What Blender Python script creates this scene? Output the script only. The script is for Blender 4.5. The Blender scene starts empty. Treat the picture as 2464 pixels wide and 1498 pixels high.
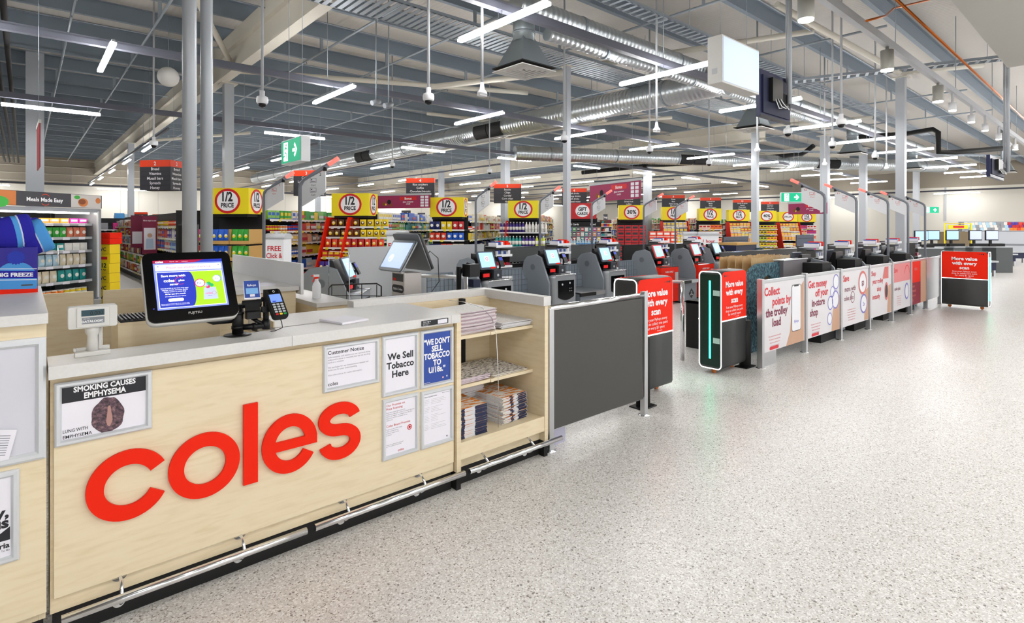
import bpy, math, random
from mathutils import Vector, Matrix
R = random.Random(7)
SC = bpy.context.scene
PI = math.pi
# ---------------------------------------------------------------- camera, world, exposure
F, CX, HY, TH = 1331.0, 1232.0, 545.0, math.atan(1511/1331)
S1, C1 = math.sin(TH), math.cos(TH)
H = 1.5
cam = bpy.data.cameras.new('camera'); camo = bpy.data.objects.new('camera', cam)
SC.collection.objects.link(camo); SC.camera = camo
camo.location = (0, 0, H); camo.rotation_euler = (PI/2, 0, TH - PI/2)
cam.sensor_width = 36; cam.sensor_fit = 'HORIZONTAL'; cam.lens = F/2464*36; cam.shift_y = -(749-HY)/2464
cam.clip_start = .05; cam.clip_end = 300
w = bpy.data.worlds.new('world'); SC.world = w; w.use_nodes = True
w.node_tree.nodes['Background'].inputs[0].default_value = (.98, .985, 1, 1)
w.node_tree.nodes['Background'].inputs[1].default_value = .5
SC.view_settings.view_transform = 'Standard'; SC.view_settings.look = 'None'
SC.view_settings.gamma = 1; SC.view_settings.use_curve_mapping = False
SC.view_settings.exposure = 1.75
LAMP = 27.0            # brightness of the LED battens
# pixel of the photograph -> point in the room, on a plane
def ray(px, py):
    u = (px-CX)/F
    return u*S1+C1, S1-u*C1, (HY-py)/F
def onZ(px, py, z):
    a, b, v = ray(px, py); t = (z-H)/v
    return Vector((a*t, b*t, z))
def onY(px, py, y):
    a, b, v = ray(px, py); t = y/b
    return Vector((a*t, y, H+v*t))
def onX(px, py, x):
    a, b, v = ray(px, py); t = x/a
    return Vector((x, b*t, H+v*t))
def at(px, py, t):
    a, b, v = ray(px, py)
    return Vector((a*t, b*t, H+v*t))
# ---------------------------------------------------------------- materials
MATS = {}
def mat(name, col, rough=.5, metal=0., emit=0., alpha=1., spec=None, trans=0., ior=1.45, coat=0.):
    if name in MATS: return MATS[name]
    m = bpy.data.materials.new(name); m.use_nodes = True; MATS[name] = m
    b = m.node_tree.nodes['Principled BSDF']
    if isinstance(col, str):
        h = col.lstrip('#'); c = [int(h[i:i+2], 16)/255 for i in (0, 2, 4)]
        col = [x/12.92 if x <= .04045 else ((x+.055)/1.055)**2.4 for x in c]
    c4 = (*col, 1)
    b.inputs['Base Color'].default_value = c4
    b.inputs['Roughness'].default_value = rough
    b.inputs['Metallic'].default_value = metal
    b.inputs['IOR'].default_value = ior
    b.inputs['Transmission Weight'].default_value = trans
    b.inputs['Coat Weight'].default_value = coat
    b.inputs['Alpha'].default_value = alpha
    if spec is not None: b.inputs['Specular IOR Level'].default_value = spec
    if emit:
        b.inputs['Emission Color'].default_value = c4
        b.inputs['Emission Strength'].default_value = emit
    m.diffuse_color = c4
    return m
def nodes(m):
    nt = m.node_tree; b = nt.nodes['Principled BSDF']
    tc = nt.nodes.new('ShaderNodeTexCoord')
    return nt, b, tc
def ramp(nt, stops, interp='LINEAR'):
    r = nt.nodes.new('ShaderNodeValToRGB'); r.color_ramp.interpolation = interp
    e = r.color_ramp.elements
    while len(e) < len(stops): e.new(.5)
    for k, (p, c) in enumerate(stops): e[k].position = p; e[k].color = (*c, 1) if len(c) == 3 else c
    return r
def wood():
    m = mat('birch_laminate', '#e3d3b3', .42); nt, b, tc = nodes(m)
    mp = nt.nodes.new('ShaderNodeMapping'); mp.inputs['Scale'].default_value = (2.2, 2.2, 16)
    n = nt.nodes.new('ShaderNodeTexNoise'); n.inputs['Scale'].default_value = 3; n.inputs['Detail'].default_value = 6; n.inputs['Distortion'].default_value = .6
    r = ramp(nt, [(.3, (.74, .61, .40)), (.5, (.79, .67, .46)), (.75, (.82, .71, .51))])
    nt.links.new(tc.outputs['Object'], mp.inputs[0]); nt.links.new(mp.outputs[0], n.inputs[0])
    nt.links.new(n.outputs[0], r.inputs[0]); nt.links.new(r.outputs[0], b.inputs['Base Color'])
    return m
WOOD = wood()
def worktop():
    m = mat('grey_worktop', '#c9c9c7', .38); nt, b, tc = nodes(m)
    n = nt.nodes.new('ShaderNodeTexNoise'); n.inputs['Scale'].default_value = 90; n.inputs['Detail'].default_value = 4
    r = ramp(nt, [(.35, (.685, .675, .66)), (.65, (.72, .71, .695))])
    nt.links.new(tc.outputs['Object'], n.inputs[0]); nt.links.new(n.outputs[0], r.inputs[0]); nt.links.new(r.outputs[0], b.inputs['Base Color'])
    return m
TOP = worktop()
def terrazzo():
    m = mat('terrazzo', '#cfccc6', .3); nt, b, tc = nodes(m)
    def vor(sc, stops):
        v = nt.nodes.new('ShaderNodeTexVoronoi'); v.inputs['Scale'].default_value = sc
        nt.links.new(tc.outputs['Object'], v.inputs['Vector'])
        s = nt.nodes.new('ShaderNodeSeparateColor'); nt.links.new(v.outputs['Color'], s.inputs[0])
        r = ramp(nt, stops, 'CONSTANT'); nt.links.new(s.outputs[0], r.inputs[0])
        return v, r
    base = (.665, .645, .615)
    v1, r1 = vor(75, [(0, (.24, .22, .20)), (.035, (.46, .43, .40)), (.12, base), (.45, (.72, .705, .68)), (.75, (.86, .85, .83))])
    v2, r2 = vor(190, [(0, (.26, .23, .21)), (.05, (.50, .47, .44)), (.18, base), (.5, (.73, .71, .69)), (.8, (.88, .87, .85))])
    cut = nt.nodes.new('ShaderNodeMath'); cut.operation = 'LESS_THAN'; cut.inputs[1].default_value = .42
    nt.links.new(v1.outputs['Distance'], cut.inputs[0])
    mx = nt.nodes.new('ShaderNodeMix'); mx.data_type = 'RGBA'
    nt.links.new(cut.outputs[0], mx.inputs['Factor']); nt.links.new(r2.outputs[0], mx.inputs['A']); nt.links.new(r1.outputs[0], mx.inputs['B'])
    nt.links.new(mx.outputs['Result'], b.inputs['Base Color'])
    n = nt.nodes.new('ShaderNodeTexNoise'); n.inputs['Scale'].default_value = 1.3
    mr = nt.nodes.new('ShaderNodeMapRange'); mr.inputs['To Min'].default_value = .24; mr.inputs['To Max'].default_value = .40
    nt.links.new(tc.outputs['Object'], n.inputs[0]); nt.links.new(n.outputs[0], mr.inputs[0]); nt.links.new(mr.outputs[0], b.inputs['Roughness'])
    return m
TERR = terrazzo()
def deckmat():
    m = mat('roof_sheet', '#c3bfb9', .8); nt, b, tc = nodes(m)
    wv = nt.nodes.new('ShaderNodeTexWave'); wv.bands_direction = 'X'; wv.inputs['Scale'].default_value = 3.2
    bp = nt.nodes.new('ShaderNodeBump'); bp.inputs['Strength'].default_value = .18; bp.inputs['Distance'].default_value = .02
    nt.links.new(tc.outputs['Object'], wv.inputs[0]); nt.links.new(wv.outputs[1], bp.inputs['Height']); nt.links.new(bp.outputs[0], b.inputs['Normal'])
    return m
DECK = deckmat()
def duct():
    m = mat('spiral_duct', '#c3c9cc', .33, 1); nt, b, tc = nodes(m)
    return m
DUCT = duct()
def lungmat():
    m = mat('lung_photo', '#5a4450', .6); nt, b, tc = nodes(m)
    n = nt.nodes.new('ShaderNodeTexNoise'); n.inputs['Scale'].default_value = 85; n.inputs['Detail'].default_value = 8; n.inputs['Roughness'].default_value = .8
    r = ramp(nt, [(.35, (.02, .015, .02)), (.5, (.10, .06, .08)), (.62, (.28, .16, .17)), (.75, (.6, .4, .35))])
    nt.links.new(tc.outputs['Object'], n.inputs[0]); nt.links.new(n.outputs[0], r.inputs[0]); nt.links.new(r.outputs[0], b.inputs['Base Color'])
    return m
LUNG = lungmat()
def news(name, ink, amount, scale=60):
    m = mat(name, '#e6e2dc', .7); nt, b, tc = nodes(m)
    n = nt.nodes.new('ShaderNodeTexNoise'); n.inputs['Scale'].default_value = scale; n.inputs['Detail'].default_value = 3
    mp = nt.nodes.new('ShaderNodeMapping'); mp.inputs['Scale'].default_value = (1, 3, 1)
    r = ramp(nt, [(amount, (.8, .78, .75)), (amount+.07, ink)])
    nt.links.new(tc.outputs['Object'], mp.inputs[0]); nt.links.new(mp.outputs[0], n.inputs[0])
    nt.links.new(n.outputs[0], r.inputs[0]); nt.links.new(r.outputs[0], b.inputs['Base Color'])
    return m
PAPERA = news('pink_newsprint', (.55, .42, .44), .60)
PAPERB = news('grey_newsprint', (.12, .10, .10), .50, 40)
PAPERC = news('food_magazine_cover', (.75, .25, .03), .48, 14)
def woven(name, a, b_, sc=70):
    m = mat(name, '#243a45', .8); nt, b, tc = nodes(m)
    n = nt.nodes.new('ShaderNodeTexNoise'); n.inputs['Scale'].default_value = sc
    mp = nt.nodes.new('ShaderNodeMapping'); mp.inputs['Scale'].default_value = (3, 3, .8); mp.inputs['Rotation'].default_value = (.5, .5, .4)
    r = ramp(nt, [(.45, a), (.62, b_)])
    nt.links.new(tc.outputs['Object'], mp.inputs[0]); nt.links.new(mp.outputs[0], n.inputs[0])
    nt.links.new(n.outputs[0], r.inputs[0]); nt.links.new(r.outputs[0], b.inputs['Base Color'])
    return m
FLECK = woven('flecked_board', (.015, .03, .045), (.12, .28, .34), 40)
KNITL = mat('light_blue_knit', '#4f9be0', .9); KNITD = mat('dark_blue_knit', '#2420a0', .9); KNITW = mat('white_knit', '#d8dff0', .9)
CHROME = mat('chrome', '#e8eaee', .12, 1); STEEL = mat('brushed_steel', '#c6c8ca', .35, 1)
ALU = mat('aluminium_snap_frame', '#d6d9dd', .38, .35)
BLACK = mat('black_plastic', '#0b0b0d', .4); BLACKM = mat('matt_black', '#131313', .7); GLOSSB = mat('black_glass', '#040406', .12)
DGREY = mat('dark_grey_panel', '#4b4a48', .55); MGREY = mat('mid_grey', '#7c8086', .5); LGREY = mat('light_grey', '#b9bcc0', .45)
WHITE = mat('white', '#eceef1', .45); OFFW = mat('off_white_plastic', '#d3d2ce', .45); PAPER = mat('white_paper', '#eceaf2', .6)
RED = mat('orange_red', '#f0260a', .55, spec=.2); DRED = mat('deep_red', '#8c1230', .5); YEL = mat('yellow', '#f5e01c', .5); SRED = mat('sign_red', '#d81f26', .45)
GALV = mat('galvanised_steel', '#9aa3ab', .5, .6); PURL = mat('purlin_steel', '#7b8792', .6, .1); RAFT = mat('cream_painted_steel', '#cfcabd', .6)
POLE = mat('grey_painted_pole', '#b4b9bf', .35, .15); RAIL = mat('dark_grey_rail', '#5d5f6a', .5)
INK = mat('dark_print', '#26262b', .6); INKW = mat('white_print', '#f4f4f6', .6); INKR = mat('red_print', '#c8202c', .6); INKG = mat('grey_print', '#8a8a94', .6)
GREENS = mat('exit_green', '#00936a', .5, emit=.35); EXW = mat('exit_white', '#ffffff', .5, emit=.9)
LED = mat('led_diffuser', '#fbfaf9', .4, emit=LAMP)
GLASS = mat('clear_acrylic', '#ffffff', .03, trans=1, ior=1.05)
CARDB = mat('kraft_cardboard', '#c9a15f', .8); KRAFT = mat('brown_paper', '#c8a97c', .8); NAVY = mat('navy', '#1d2340', .6)
BLUE = mat('blue_print', '#2f4da0', .5); COPPER = mat('copper', '#b8642c', .3, 1)
# ---------------------------------------------------------------- mesh builder
TEXTC = {}
def textmesh(s, bold):
    k = (s, bold)
    if k in TEXTC: return TEXTC[k]
    cu = bpy.data.curves.new('t', 'FONT'); cu.body = s; cu.size = 1; cu.offset = bold; cu.resolution_u = 2; cu.align_x = 'LEFT'
    o = bpy.data.objects.new('t', cu); SC.collection.objects.link(o)
    dg = bpy.context.evaluated_depsgraph_get(); dg.update()
    me = bpy.data.meshes.new_from_object(o.evaluated_get(dg))
    vs = [(v.co.x, v.co.y) for v in me.vertices]; fs = [tuple(p.vertices) for p in me.polygons]
    bpy.data.objects.remove(o); bpy.data.curves.remove(cu); bpy.data.meshes.remove(me)
    w0 = min((v[0] for v in vs), default=0); w1 = max((v[0] for v in vs), default=0)
    TEXTC[k] = (vs, fs, w0, w1)
    return TEXTC[k]
class MB:
    def __init__(s): s.v = []; s.f = []; s.m = []; s.s = []; s.mats = []; s.M = None
    def mi(s, m):
        if m not in s.mats: s.mats.append(m)
        return s.mats.index(m)
    def add(s, vs, fs, m, smooth=False):
        n = len(s.v); i = s.mi(m)
        if s.M is not None: vs = [tuple(s.M @ Vector(v)) for v in vs]
        s.v += [tuple(v) for v in vs]
        for k, f in enumerate(fs):
            s.f.append([n+j for j in f]); s.m.append(i); s.s.append(smooth if not isinstance(smooth, list) else smooth[k])
        return s
    def box(s, x0, x1, y0, y1, z0, z1, m):
        v = [(x, y, z) for z in (z0, z1) for y in (y0, y1) for x in (x0, x1)]
        return s.add(v, [(0, 2, 3, 1), (4, 5, 7, 6), (0, 1, 5, 4), (2, 6, 7, 3), (0, 4, 6, 2), (1, 3, 7, 5)], m)
    def quad(s, a, b, c, d, m): return s.add([a, b, c, d], [(0, 1, 2, 3)], m)
    def cyl(s, p0, p1, r, m, n=14, r1=None, caps=True):
        p0 = Vector(p0); p1 = Vector(p1); r1 = r if r1 is None else r1
        d = (p1-p0).normalized(); a = d.orthogonal().normalized(); b = d.cross(a)
        v = []
        for p, q in ((p0, r), (p1, r1)):
            for k in range(n):
                t = 2*PI*k/n; v.append(p+a*math.cos(t)*q+b*math.sin(t)*q)
        fs = [(k, (k+1) % n, n+(k+1) % n, n+k) for k in range(n)]; sm = [True]*n
        if caps: fs += [tuple(range(n))[::-1], tuple(range(n, 2*n))]; sm += [False, False]
        return s.add(v, fs, m, sm)
    def tube(s, pts, r, m, n=8):
        P = [Vector(p) for p in pts]; v = []; a = None
        for k, p in enumerate(P):
            d = (P[min(k+1, len(P)-1)]-P[max(k-1, 0)]).normalized()
            if a is None: a = d.orthogonal().normalized()
            a = (a-d*a.dot(d)).normalized(); b = d.cross(a)
            v += [p+a*math.cos(2*PI*j/n)*r+b*math.sin(2*PI*j/n)*r for j in range(n)]
        fs = []; 
        for k in range(len(P)-1):
            for j in range(n): fs.append((k*n+j, k*n+(j+1) % n, (k+1)*n+(j+1) % n, (k+1)*n+j))
        sm = [True]*len(fs)
        fs += [tuple(range(n))[::-1], tuple(range((len(P)-1)*n, len(P)*n))]; sm += [False]*2
        return s.add(v, fs, m, sm)
    def lathe(s, prof, m, n=12, c=(0, 0, 0)):
        v = []; 
        for r, z in prof:
            for k in range(n): v.append((c[0]+r*math.cos(2*PI*k/n), c[1]+r*math.sin(2*PI*k/n), c[2]+z))
        L = len(prof)
        fs = [(i*n+k, i*n+(k+1) % n, (i+1)*n+(k+1) % n, (i+1)*n+k) for i in range(L-1) for k in range(n)]; sm = [True]*len(fs)
        fs += [tuple(range(n))[::-1], tuple(range((L-1)*n, L*n))]; sm += [False]*2
        return s.add(v, fs, m, sm)
    def prism(s, pts, e, m, smooth=False):      # pts: closed 3-D polygon, e: extrusion vector
        n = len(pts); e = Vector(e); P = [Vector(p) for p in pts]
        v = P+[p+e for p in P]
        fs = [tuple(range(n))[::-1], tuple(range(n, 2*n))]+[(k, (k+1) % n, n+(k+1) % n, n+k) for k in range(n)]
        return s.add(v, fs, m, [False, False]+[smooth]*n)
    def text(s, t, o, right, up, size, m, align='C', bold=.0, maxw=None, sx=1.):
        vs, fs, a, b = textmesh(t, bold)
        right = Vector(right).normalized(); up = Vector(up).normalized(); o = Vector(o)
        wd = (b-a)*size*sx; k = sx
        if maxw and wd > maxw: k = sx*maxw/wd; wd = maxw
        off = -a*size*k - (wd/2 if align == 'C' else wd if align == 'R' else 0)
        return s.add([o+right*(x*size*k+off)+up*(y*size) for x, y in vs], fs, m)
    def ring(s, c, right, up, r0, r1, m, n=28, a0=0, a1=2*PI, sx=1.):
        c = Vector(c); right = Vector(right); up = Vector(up); v = []; full = abs(a1-a0-2*PI) < 1e-6
        N = n if full else n+1
        for k in range(N):
            t = a0+(a1-a0)*k/n; d = right*math.cos(t)*sx+up*math.sin(t)
            v += [c+d*r0, c+d*r1]
        return s.add(v, [(2*k, 2*k+1, (2*k+3) % (2*N), (2*k+2) % (2*N)) for k in range(n)], m)
    def disc(s, c, right, up, r, m, n=28, sx=1.):
        c = Vector(c); right = Vector(right); up = Vector(up)
        return s.add([c+right*math.cos(2*PI*k/n)*r*sx+up*math.sin(2*PI*k/n)*r for k in range(n)], [tuple(range(n))], m)
    def mesh(s, name):
        me = bpy.data.meshes.new(name); me.from_pydata(s.v, [], s.f)
        for m in s.mats: me.materials.append(m)
        me.polygons.foreach_set('material_index', s.m); me.polygons.foreach_set('use_smooth', s.s)
        me.update(); return me
COL = SC.collection
def obj(name, mb, parent=None, loc=(0, 0, 0), rz=0, bev=0, label=None):
    me = mb.mesh(name) if isinstance(mb, MB) else mb
    o = bpy.data.objects.new(name, me); COL.objects.link(o); o.location = loc; o.rotation_euler = (0, 0, rz)
    if parent: o.parent = parent
    if bev:
        b = o.modifiers.new('bevel', 'BEVEL'); b.width = bev; b.segments = 2; b.limit_method = 'ANGLE'; b.angle_limit = .8
    if label: o['label'] = label
    return o
def tag(o, label, cat, group=None, kind=None):
    if label: o['label'] = label
    if cat: o['category'] = cat
    if group: o['group'] = group
    if kind: o['kind'] = kind
    return o
def thing(name, label, cat, loc=(0, 0, 0), rz=0, group=None):
    o = bpy.data.objects.new(name, None); COL.objects.link(o); o.empty_display_size = .1
    o.location = loc; o.rotation_euler = (0, 0, rz)
    return tag(o, label, cat, group)
def single(name, mb, label, cat, loc=(0, 0, 0), rz=0, group=None, bev=0):
    return tag(obj(name, mb, None, loc, rz, bev), label, cat, group)
KIDS = {}
def freeze(root):
    KIDS[root.name] = [(c, list(c.children)) for c in bpy.data.objects if c.parent == root]
def dup(root, loc, rz=None, label=None, group=None):
    if root.type == 'EMPTY' and root.name not in KIDS: freeze(root)
    r = root.copy(); COL.objects.link(r); r.location = loc
    if rz is not None: r.rotation_euler = (0, 0, rz)
    if label: r['label'] = label
    if group: r['group'] = group
    for ch, gs in KIDS.get(root.name, []):
        c = ch.copy(); COL.objects.link(c); c.parent = r
        for g in gs:
            d = g.copy(); COL.objects.link(d); d.parent = c
    return r
def struct(name, mb, kind='structure', loc=(0, 0, 0)):
    o = obj(name, mb, None, loc); o['kind'] = kind; return o
X_, Y_, Z_ = Vector((1, 0, 0)), Vector((0, 1, 0)), Vector((0, 0, 1))
def lerp(a, b, t): return a+(b-a)*t
# ================================================================ lighting fixtures (the store's own LED battens and some added ones) are built in batten(), spread over the hall
BAT = {}
def batten(L, axis, cross=False):
    k = (L, axis, cross)
    if k not in BAT:
        t = thing('led_batten', 'x', 'ceiling light')
        def bx(mb, l, w_, z0, z1, m, ox=0):
            return mb.box(-l/2, l/2, -w_/2, w_/2, z0, z1, m) if axis == 'x' else mb.box(-w_/2, w_/2, -l/2, l/2, z0, z1, m)
        obj('housing', bx(MB(), L, .034, .02, .05, LGREY), t)
        obj('diffuser', bx(MB(), L-.01, .062, -.012, .02, LED), t)
        for q in ((-.03, .03) if cross else (-L*.36, L*.36)):
            p = (q, 0) if axis == 'x' else (0, q)
            obj('hanger', MB().cyl((p[0], p[1], .05), (p[0], p[1], .145), .004, GALV, 6), t)
        BAT[k] = t; t['_used'] = 0
    return BAT[k]
def put_batten(x, y, L, axis, label, group, z=3.7):
    t = batten(L, axis, axis == 'y' and y < 10 and z > 3.6)
    if not t['_used']:
        t['_used'] = 1; t.location = (x, y, z); t['label'] = label; t['group'] = group; return t
    o = dup(t, (x, y, z), None, label, group)
    if '_used' in o: del o['_used']
    return o
ZL = 3.7
for k in range(11):
    x = .8+3.08*k
    if k > 0: put_batten(x, 4.6, 1.5, 'y', 'white LED batten in the row of crosswise lights nearest the entrance barrier', 'battens above the checkouts')
    put_batten(x, 8.95, 1.6, 'y', 'white LED batten in the second row of crosswise lights, behind the checkouts', 'battens on the second row')
for x in (.4, 4.95, 8.6, 12.1, 15.7, 19.3, 22.9, 26.5, 30.1):
    put_batten(x, 13.6, 1.45, 'x', 'white LED batten lying lengthwise on the rail above the aisle ends', 'lengthwise battens above the aisle ends')
for j, y in enumerate((18.5, 22.8, 27.1, 31.4, 35.7)):
    for i in range(10):
        put_batten(2.6+3.65*i, y, 1.7, 'y', 'white LED batten over a grocery aisle beyond the aisle signs', 'battens over the grocery aisles')
for x in (-4., -.5):                              # the same rows go on left of the frame
    put_batten(x, 8.95, 1.6, 'y', 'white LED batten in the second row, left of the deli fridge', 'battens left of the view')
for x in (-3., .5, 3.4, 6.6, 9.2):     # unseen battens assumed above and behind the camera, added to light the mall side
    for y in (-.6, -4.):
        put_batten(x, y, 1.5, 'y', 'white LED batten on the entrance side, out in front of the counters', 'battens over the entrance area', 3.478)
for k in range(8):
    put_batten(19.5+3*k, 1.0, 1.6, 'y', 'white LED batten in the long row above the far right checkouts', 'battens above the far right checkouts')
    put_batten(21+3*k, -3.0, 1.6, 'y', 'white LED batten over the open floor at the far right', 'battens over the far right floor')
def rail(name, p0, p1, label, z=3.843, w_=.09, h_=.07, m=RAIL, drops=6.0, top=5.4, group='lighting rails'):
    t = thing(name, label, 'rail', (p0[0], p0[1], z), 0, group)
    L = math.hypot(p1[0]-p0[0], p1[1]-p0[1]); a = math.atan2(p1[1]-p0[1], p1[0]-p0[0]); t.rotation_euler = (0, 0, a)
    obj('channel', MB().box(0, L, -w_/2, w_/2, 0, h_, m).box(0, L, -w_*.28, w_*.28, h_, h_*1.5, m), t)
    n = int(L/drops)
    rod = None
    for k in range(n):
        mb = MB().cyl((0, 0, 0), (0, 0, top-z-h_*1.5), .006, GALV, 6) if rod is None else rod
        o = obj('hanger_rod', mb, t, ((k+.5)*L/n, 0, h_*1.5)); rod = o.data
    return t
rail('lighting_rail', (-2, 4.6), (34, 4.6), 'long grey lighting rail nearest the entrance, above the first lane signs')
rail('lighting_rail', (-13, 8.95), (34, 8.95), 'long grey lighting rail crossing behind the pair of round columns')
rail('lighting_rail', (-13, 13.6), (34, 13.6), 'long grey lighting rail above the half price signs')
for i in range(10): rail('lighting_rail', (2.6+3.65*i, 15.5), (2.6+3.65*i, 38), 'thin lighting rail running away over a grocery aisle', group='aisle lighting rails', w_=.05, h_=.04)
rail('lighting_rail', (14, 1.0), (44, 1.0), 'lighting rail over the far right checkouts'); rail('lighting_rail', (14, -3.0), (44, -3.0), 'lighting rail over the far right floor')
for k in range(9):  # extra battens and their rail, added to brighten the back wall
    put_batten(-8+6.2*k, 40.2, 2.4, 'x', 'white LED batten lying lengthwise close to the back wall', 'battens along the back wall')
rail('lighting_rail', (-13, 40.2), (47, 40.2), 'lighting rail close to the back wall')
for k in range(5): put_batten(46.1, 1+7*k, 2.4, 'y', 'white LED batten close to the far right wall', 'battens along the right wall')  # row and rail added to lift the dim right wall
rail('lighting_rail', (46.1, -3), (46.1, 38), 'lighting rail close to the far right wall')
# ================================================================ setting
struct('floor', MB().box(-14, 48, -9, 42, -.05, 0, TERR))
WALLC = mat('cream_wall', '#ece8dd', .7); CLAD = mat('beige_wall_cladding', '#a1988a', .8)
b = MB(); b.box(-14, 48, 41.6, 42, 0, 3.9, WALLC); b.box(-14, 48, 41.6, 42, 3.9, 6.2, CLAD)
for k in range(5): b.box(-14, 48, 41.55, 41.6, 4.1+k*.42, 4.13+k*.42, RAFT)
struct('wall_back', b)
b = MB(); b.box(47.6, 48, -9, 41.6, 0, 4.2, WALLC); b.box(47.6, 48, -9, 41.6, 4.2, 6.2, CLAD)
b.box(47.5, 47.6, 8.8, 8.9, 1.9, 4.2, LGREY)
struct('wall_right', b)
b = MB(); b.box(-14, -13.6, -9, 41.6, 0, 6.2, CLAD)
for k in range(10): b.box(-13.6, -13.56, -9, 41.6, 1.2+k*.5, 1.24+k*.5, RAFT)
struct('wall_left', b)
ceil = struct('ceiling', MB().box(-14, 48, 2.0, 42, 5.75, 5.85, DECK))
for k in range(24):
    y = 3.1+1.62*k
    b = MB().box(-14, 48, y, y+.012, 5.42, 5.7, PURL); b.box(-14, 48, y, y+.09, 5.405, 5.42, PURL); b.box(-14, 48, y-.05, y+.012, 5.69, 5.705, PURL)
    obj('purlin', b, ceil)
for x, ys in ((3.2, 2.2), (12.9, 10.5), (20.2, 9), (29, 9), (38, 9)):
    b = MB()
    b.box(x-.10, x+.10, ys, 41.6, 4.62, 4.65, RAFT); b.box(x-.10, x+.10, ys, 41.6, 5.1, 5.13, RAFT); b.box(x-.012, x+.012, ys, 41.6, 4.65, 5.1, RAFT)
    b.box(x-.08, x+.08, ys, 41.6, 5.13, 5.405, RAFT)
    obj('rafter', b, ceil)
for (a, c) in (((3.2, 12.3, 4.7), (9.6, 10.3, 4.9)), ((3.2, 12.3, 4.8), (1.6, 9.2, 5.4)), ((8, 7.5, 4.55), (6.2, 9.6, 4.35)), ((8, 7.5, 4.6), (11.5, 4.2, 5.3)),
               ((13.2, 3.2, 4.6), (9.4, 4.0, 5.2)), ((13.2, 3.2, 4.6), (16.5, 2.4, 5.2)), ((12.9, 12.6, 4.7), (16, 10.2, 5.1)), ((12.9, 12.6, 4.7), (9.6, 15, 5.1)), ((17.6, 8.2, 4.7), (21.5, 6, 5.2)), ((3.2, 25, 4.7), (6.5, 22.6, 5.1))):
    obj('brace', MB().cyl(a, c, .055, RAFT, 10), ceil)
# mall side: lower plasterboard ceiling that ends in a straight edge
SOF = mat('painted_plasterboard', '#b7b6b0', .85)
b = MB().box(-14, 9.85, -9, 1.17, 3.62, 3.72, SOF); b.box(-14, 9.85, 1.12, 1.17, 3.72, 5.8, SOF)
b.box(9.8, 9.85, -9, 1.17, 3.72, 5.8, SOF)
struct('ceiling_soffit', b)
b = MB().box(9.85, 48, -9, 2.0, 5.75, 5.85, DECK); b.box(-14, 9.8, 1.17, 2.0, 5.75, 5.85, DECK)
struct('ceiling_side', b)
# ---------------------------------------------------------------- columns
def column(x, y, top, kind, label, r=.075, z0=0):
    b = MB()
    if kind == 'round': b.cyl((x, y, z0), (x, y, top), r, POLE, 24)
    elif kind == 'h':
        b.box(x-r, x+r, y-r, y-r*.82, z0, top, POLE); b.box(x-r, x+r, y+r*.82, y+r, z0, top, POLE); b.box(x-r*.1, x+r*.1, y-r, y+r, z0, top, POLE)
    else: b.box(x-r, x+r, y-r, y+r, z0, top, POLE)
    t = thing('column', label, 'column', (0, 0, 0))
    obj('shaft', b, t)
    obj('cap_plate', MB().box(x-r*1.7, x+r*1.7, y-r*1.7, y+r*1.7, top-.02, top, RAFT), t)
    obj('base_plate', MB().box(x-r*1.5, x+r*1.5, y-r*1.5, y+r*1.5, .0, .015, GALV), t)
    return t
p = at(456, 400, 3.9); column(p.x, p.y, 5.7, 'round', 'thick round grey pipe column, left of the pair behind the touch screen', .0455)
p = at(497, 400, 4.1); column(p.x, p.y, 5.7, 'round', 'round grey pipe column, right of the pair behind the touch screen', .0415)
p = at(549, 300, 12.1); column(p.x, p.y, 4.62, 'box', 'grey steel column rising between the round pipes and lane sign 1', .095)
p = at(315, 400, 20.7); column(p.x, p.y, 4.62, 'box', 'far grey column behind the aisle 2 sign', .095)
p = at(84, 300, 13); column(p.x, p.y, 5.7, 'box', 'wide blue grey column rising behind the prepared meals fridge', .165)
p = at(1364, 300, 10.0); column(p.x, p.y, 4.4, 'box', 'slim square grey column between self checkouts 4 and 5', .05)
p = at(1216, 400, 19.6); column(p.x, p.y, 4.62, 'box', 'grey column behind the aisle 5 sign', .12)
p = at(1558, 440, 23.6); column(p.x, p.y, 4.62, 'box', 'grey column behind the hanging container bonus banner', .13)
p = at(1817, 440, 17.0); column(p.x, p.y, 4.5, 'box', 'pale square column behind the brown paper bags', .085)
p = at(2168, 400, 11.3); column(p.x, p.y, 4.55, 'box', 'pale square column among the right lane signs with dark base cover', .078)
for px, t in ((1985, 19), (2077, 22), (2205, 27), (1062, 30), (765, 32)):
    p = at(px, 430, t); column(p.x, p.y, 4.62, 'box', {1985: 'far column left of lane sign 11', 2077: 'far column between lane signs 11 and 10', 2205: 'farthest column on the right, beyond lane sign 8', 1062: 'distant column right of the aisle 4 sign', 765: 'distant column right of lane sign 2'}[px], .12)
# ================================================================ main service counter
def stroke(pts, w_, y0, y1, m, mb, closed=False):
    P = [Vector((p[0], 0, p[1])) for p in pts]; n = len(P); L = []; Q = []
    for k, p in enumerate(P):
        d = (P[(k+1) % n]-P[k-1] if closed else P[min(k+1, n-1)]-P[max(k-1, 0)]).normalized(); nn = Vector((-d.z, 0, d.x))*(w_/2)
        L.append(p+nn); Q.append(p-nn)
    v = [];
    for k in range(n):
        for q in (L[k], Q[k]):
            v.append((q.x, y0, q.z)); v.append((q.x, y1, q.z))
    fs = []
    for k in range(n if closed else n-1):
        a = 4*k; c = (a+4) % (4*n)
        fs += [(a, c, c+2, a+2), (a+1, a+3, c+3, c+1), (a, a+1, c+1, c), (a+2, c+2, c+3, a+3)]
    if not closed: fs += [(0, 2, 3, 1), (4*n-4, 4*n-3, 4*n-1, 4*n-2)]
    return mb.add(v, fs, m)
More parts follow.
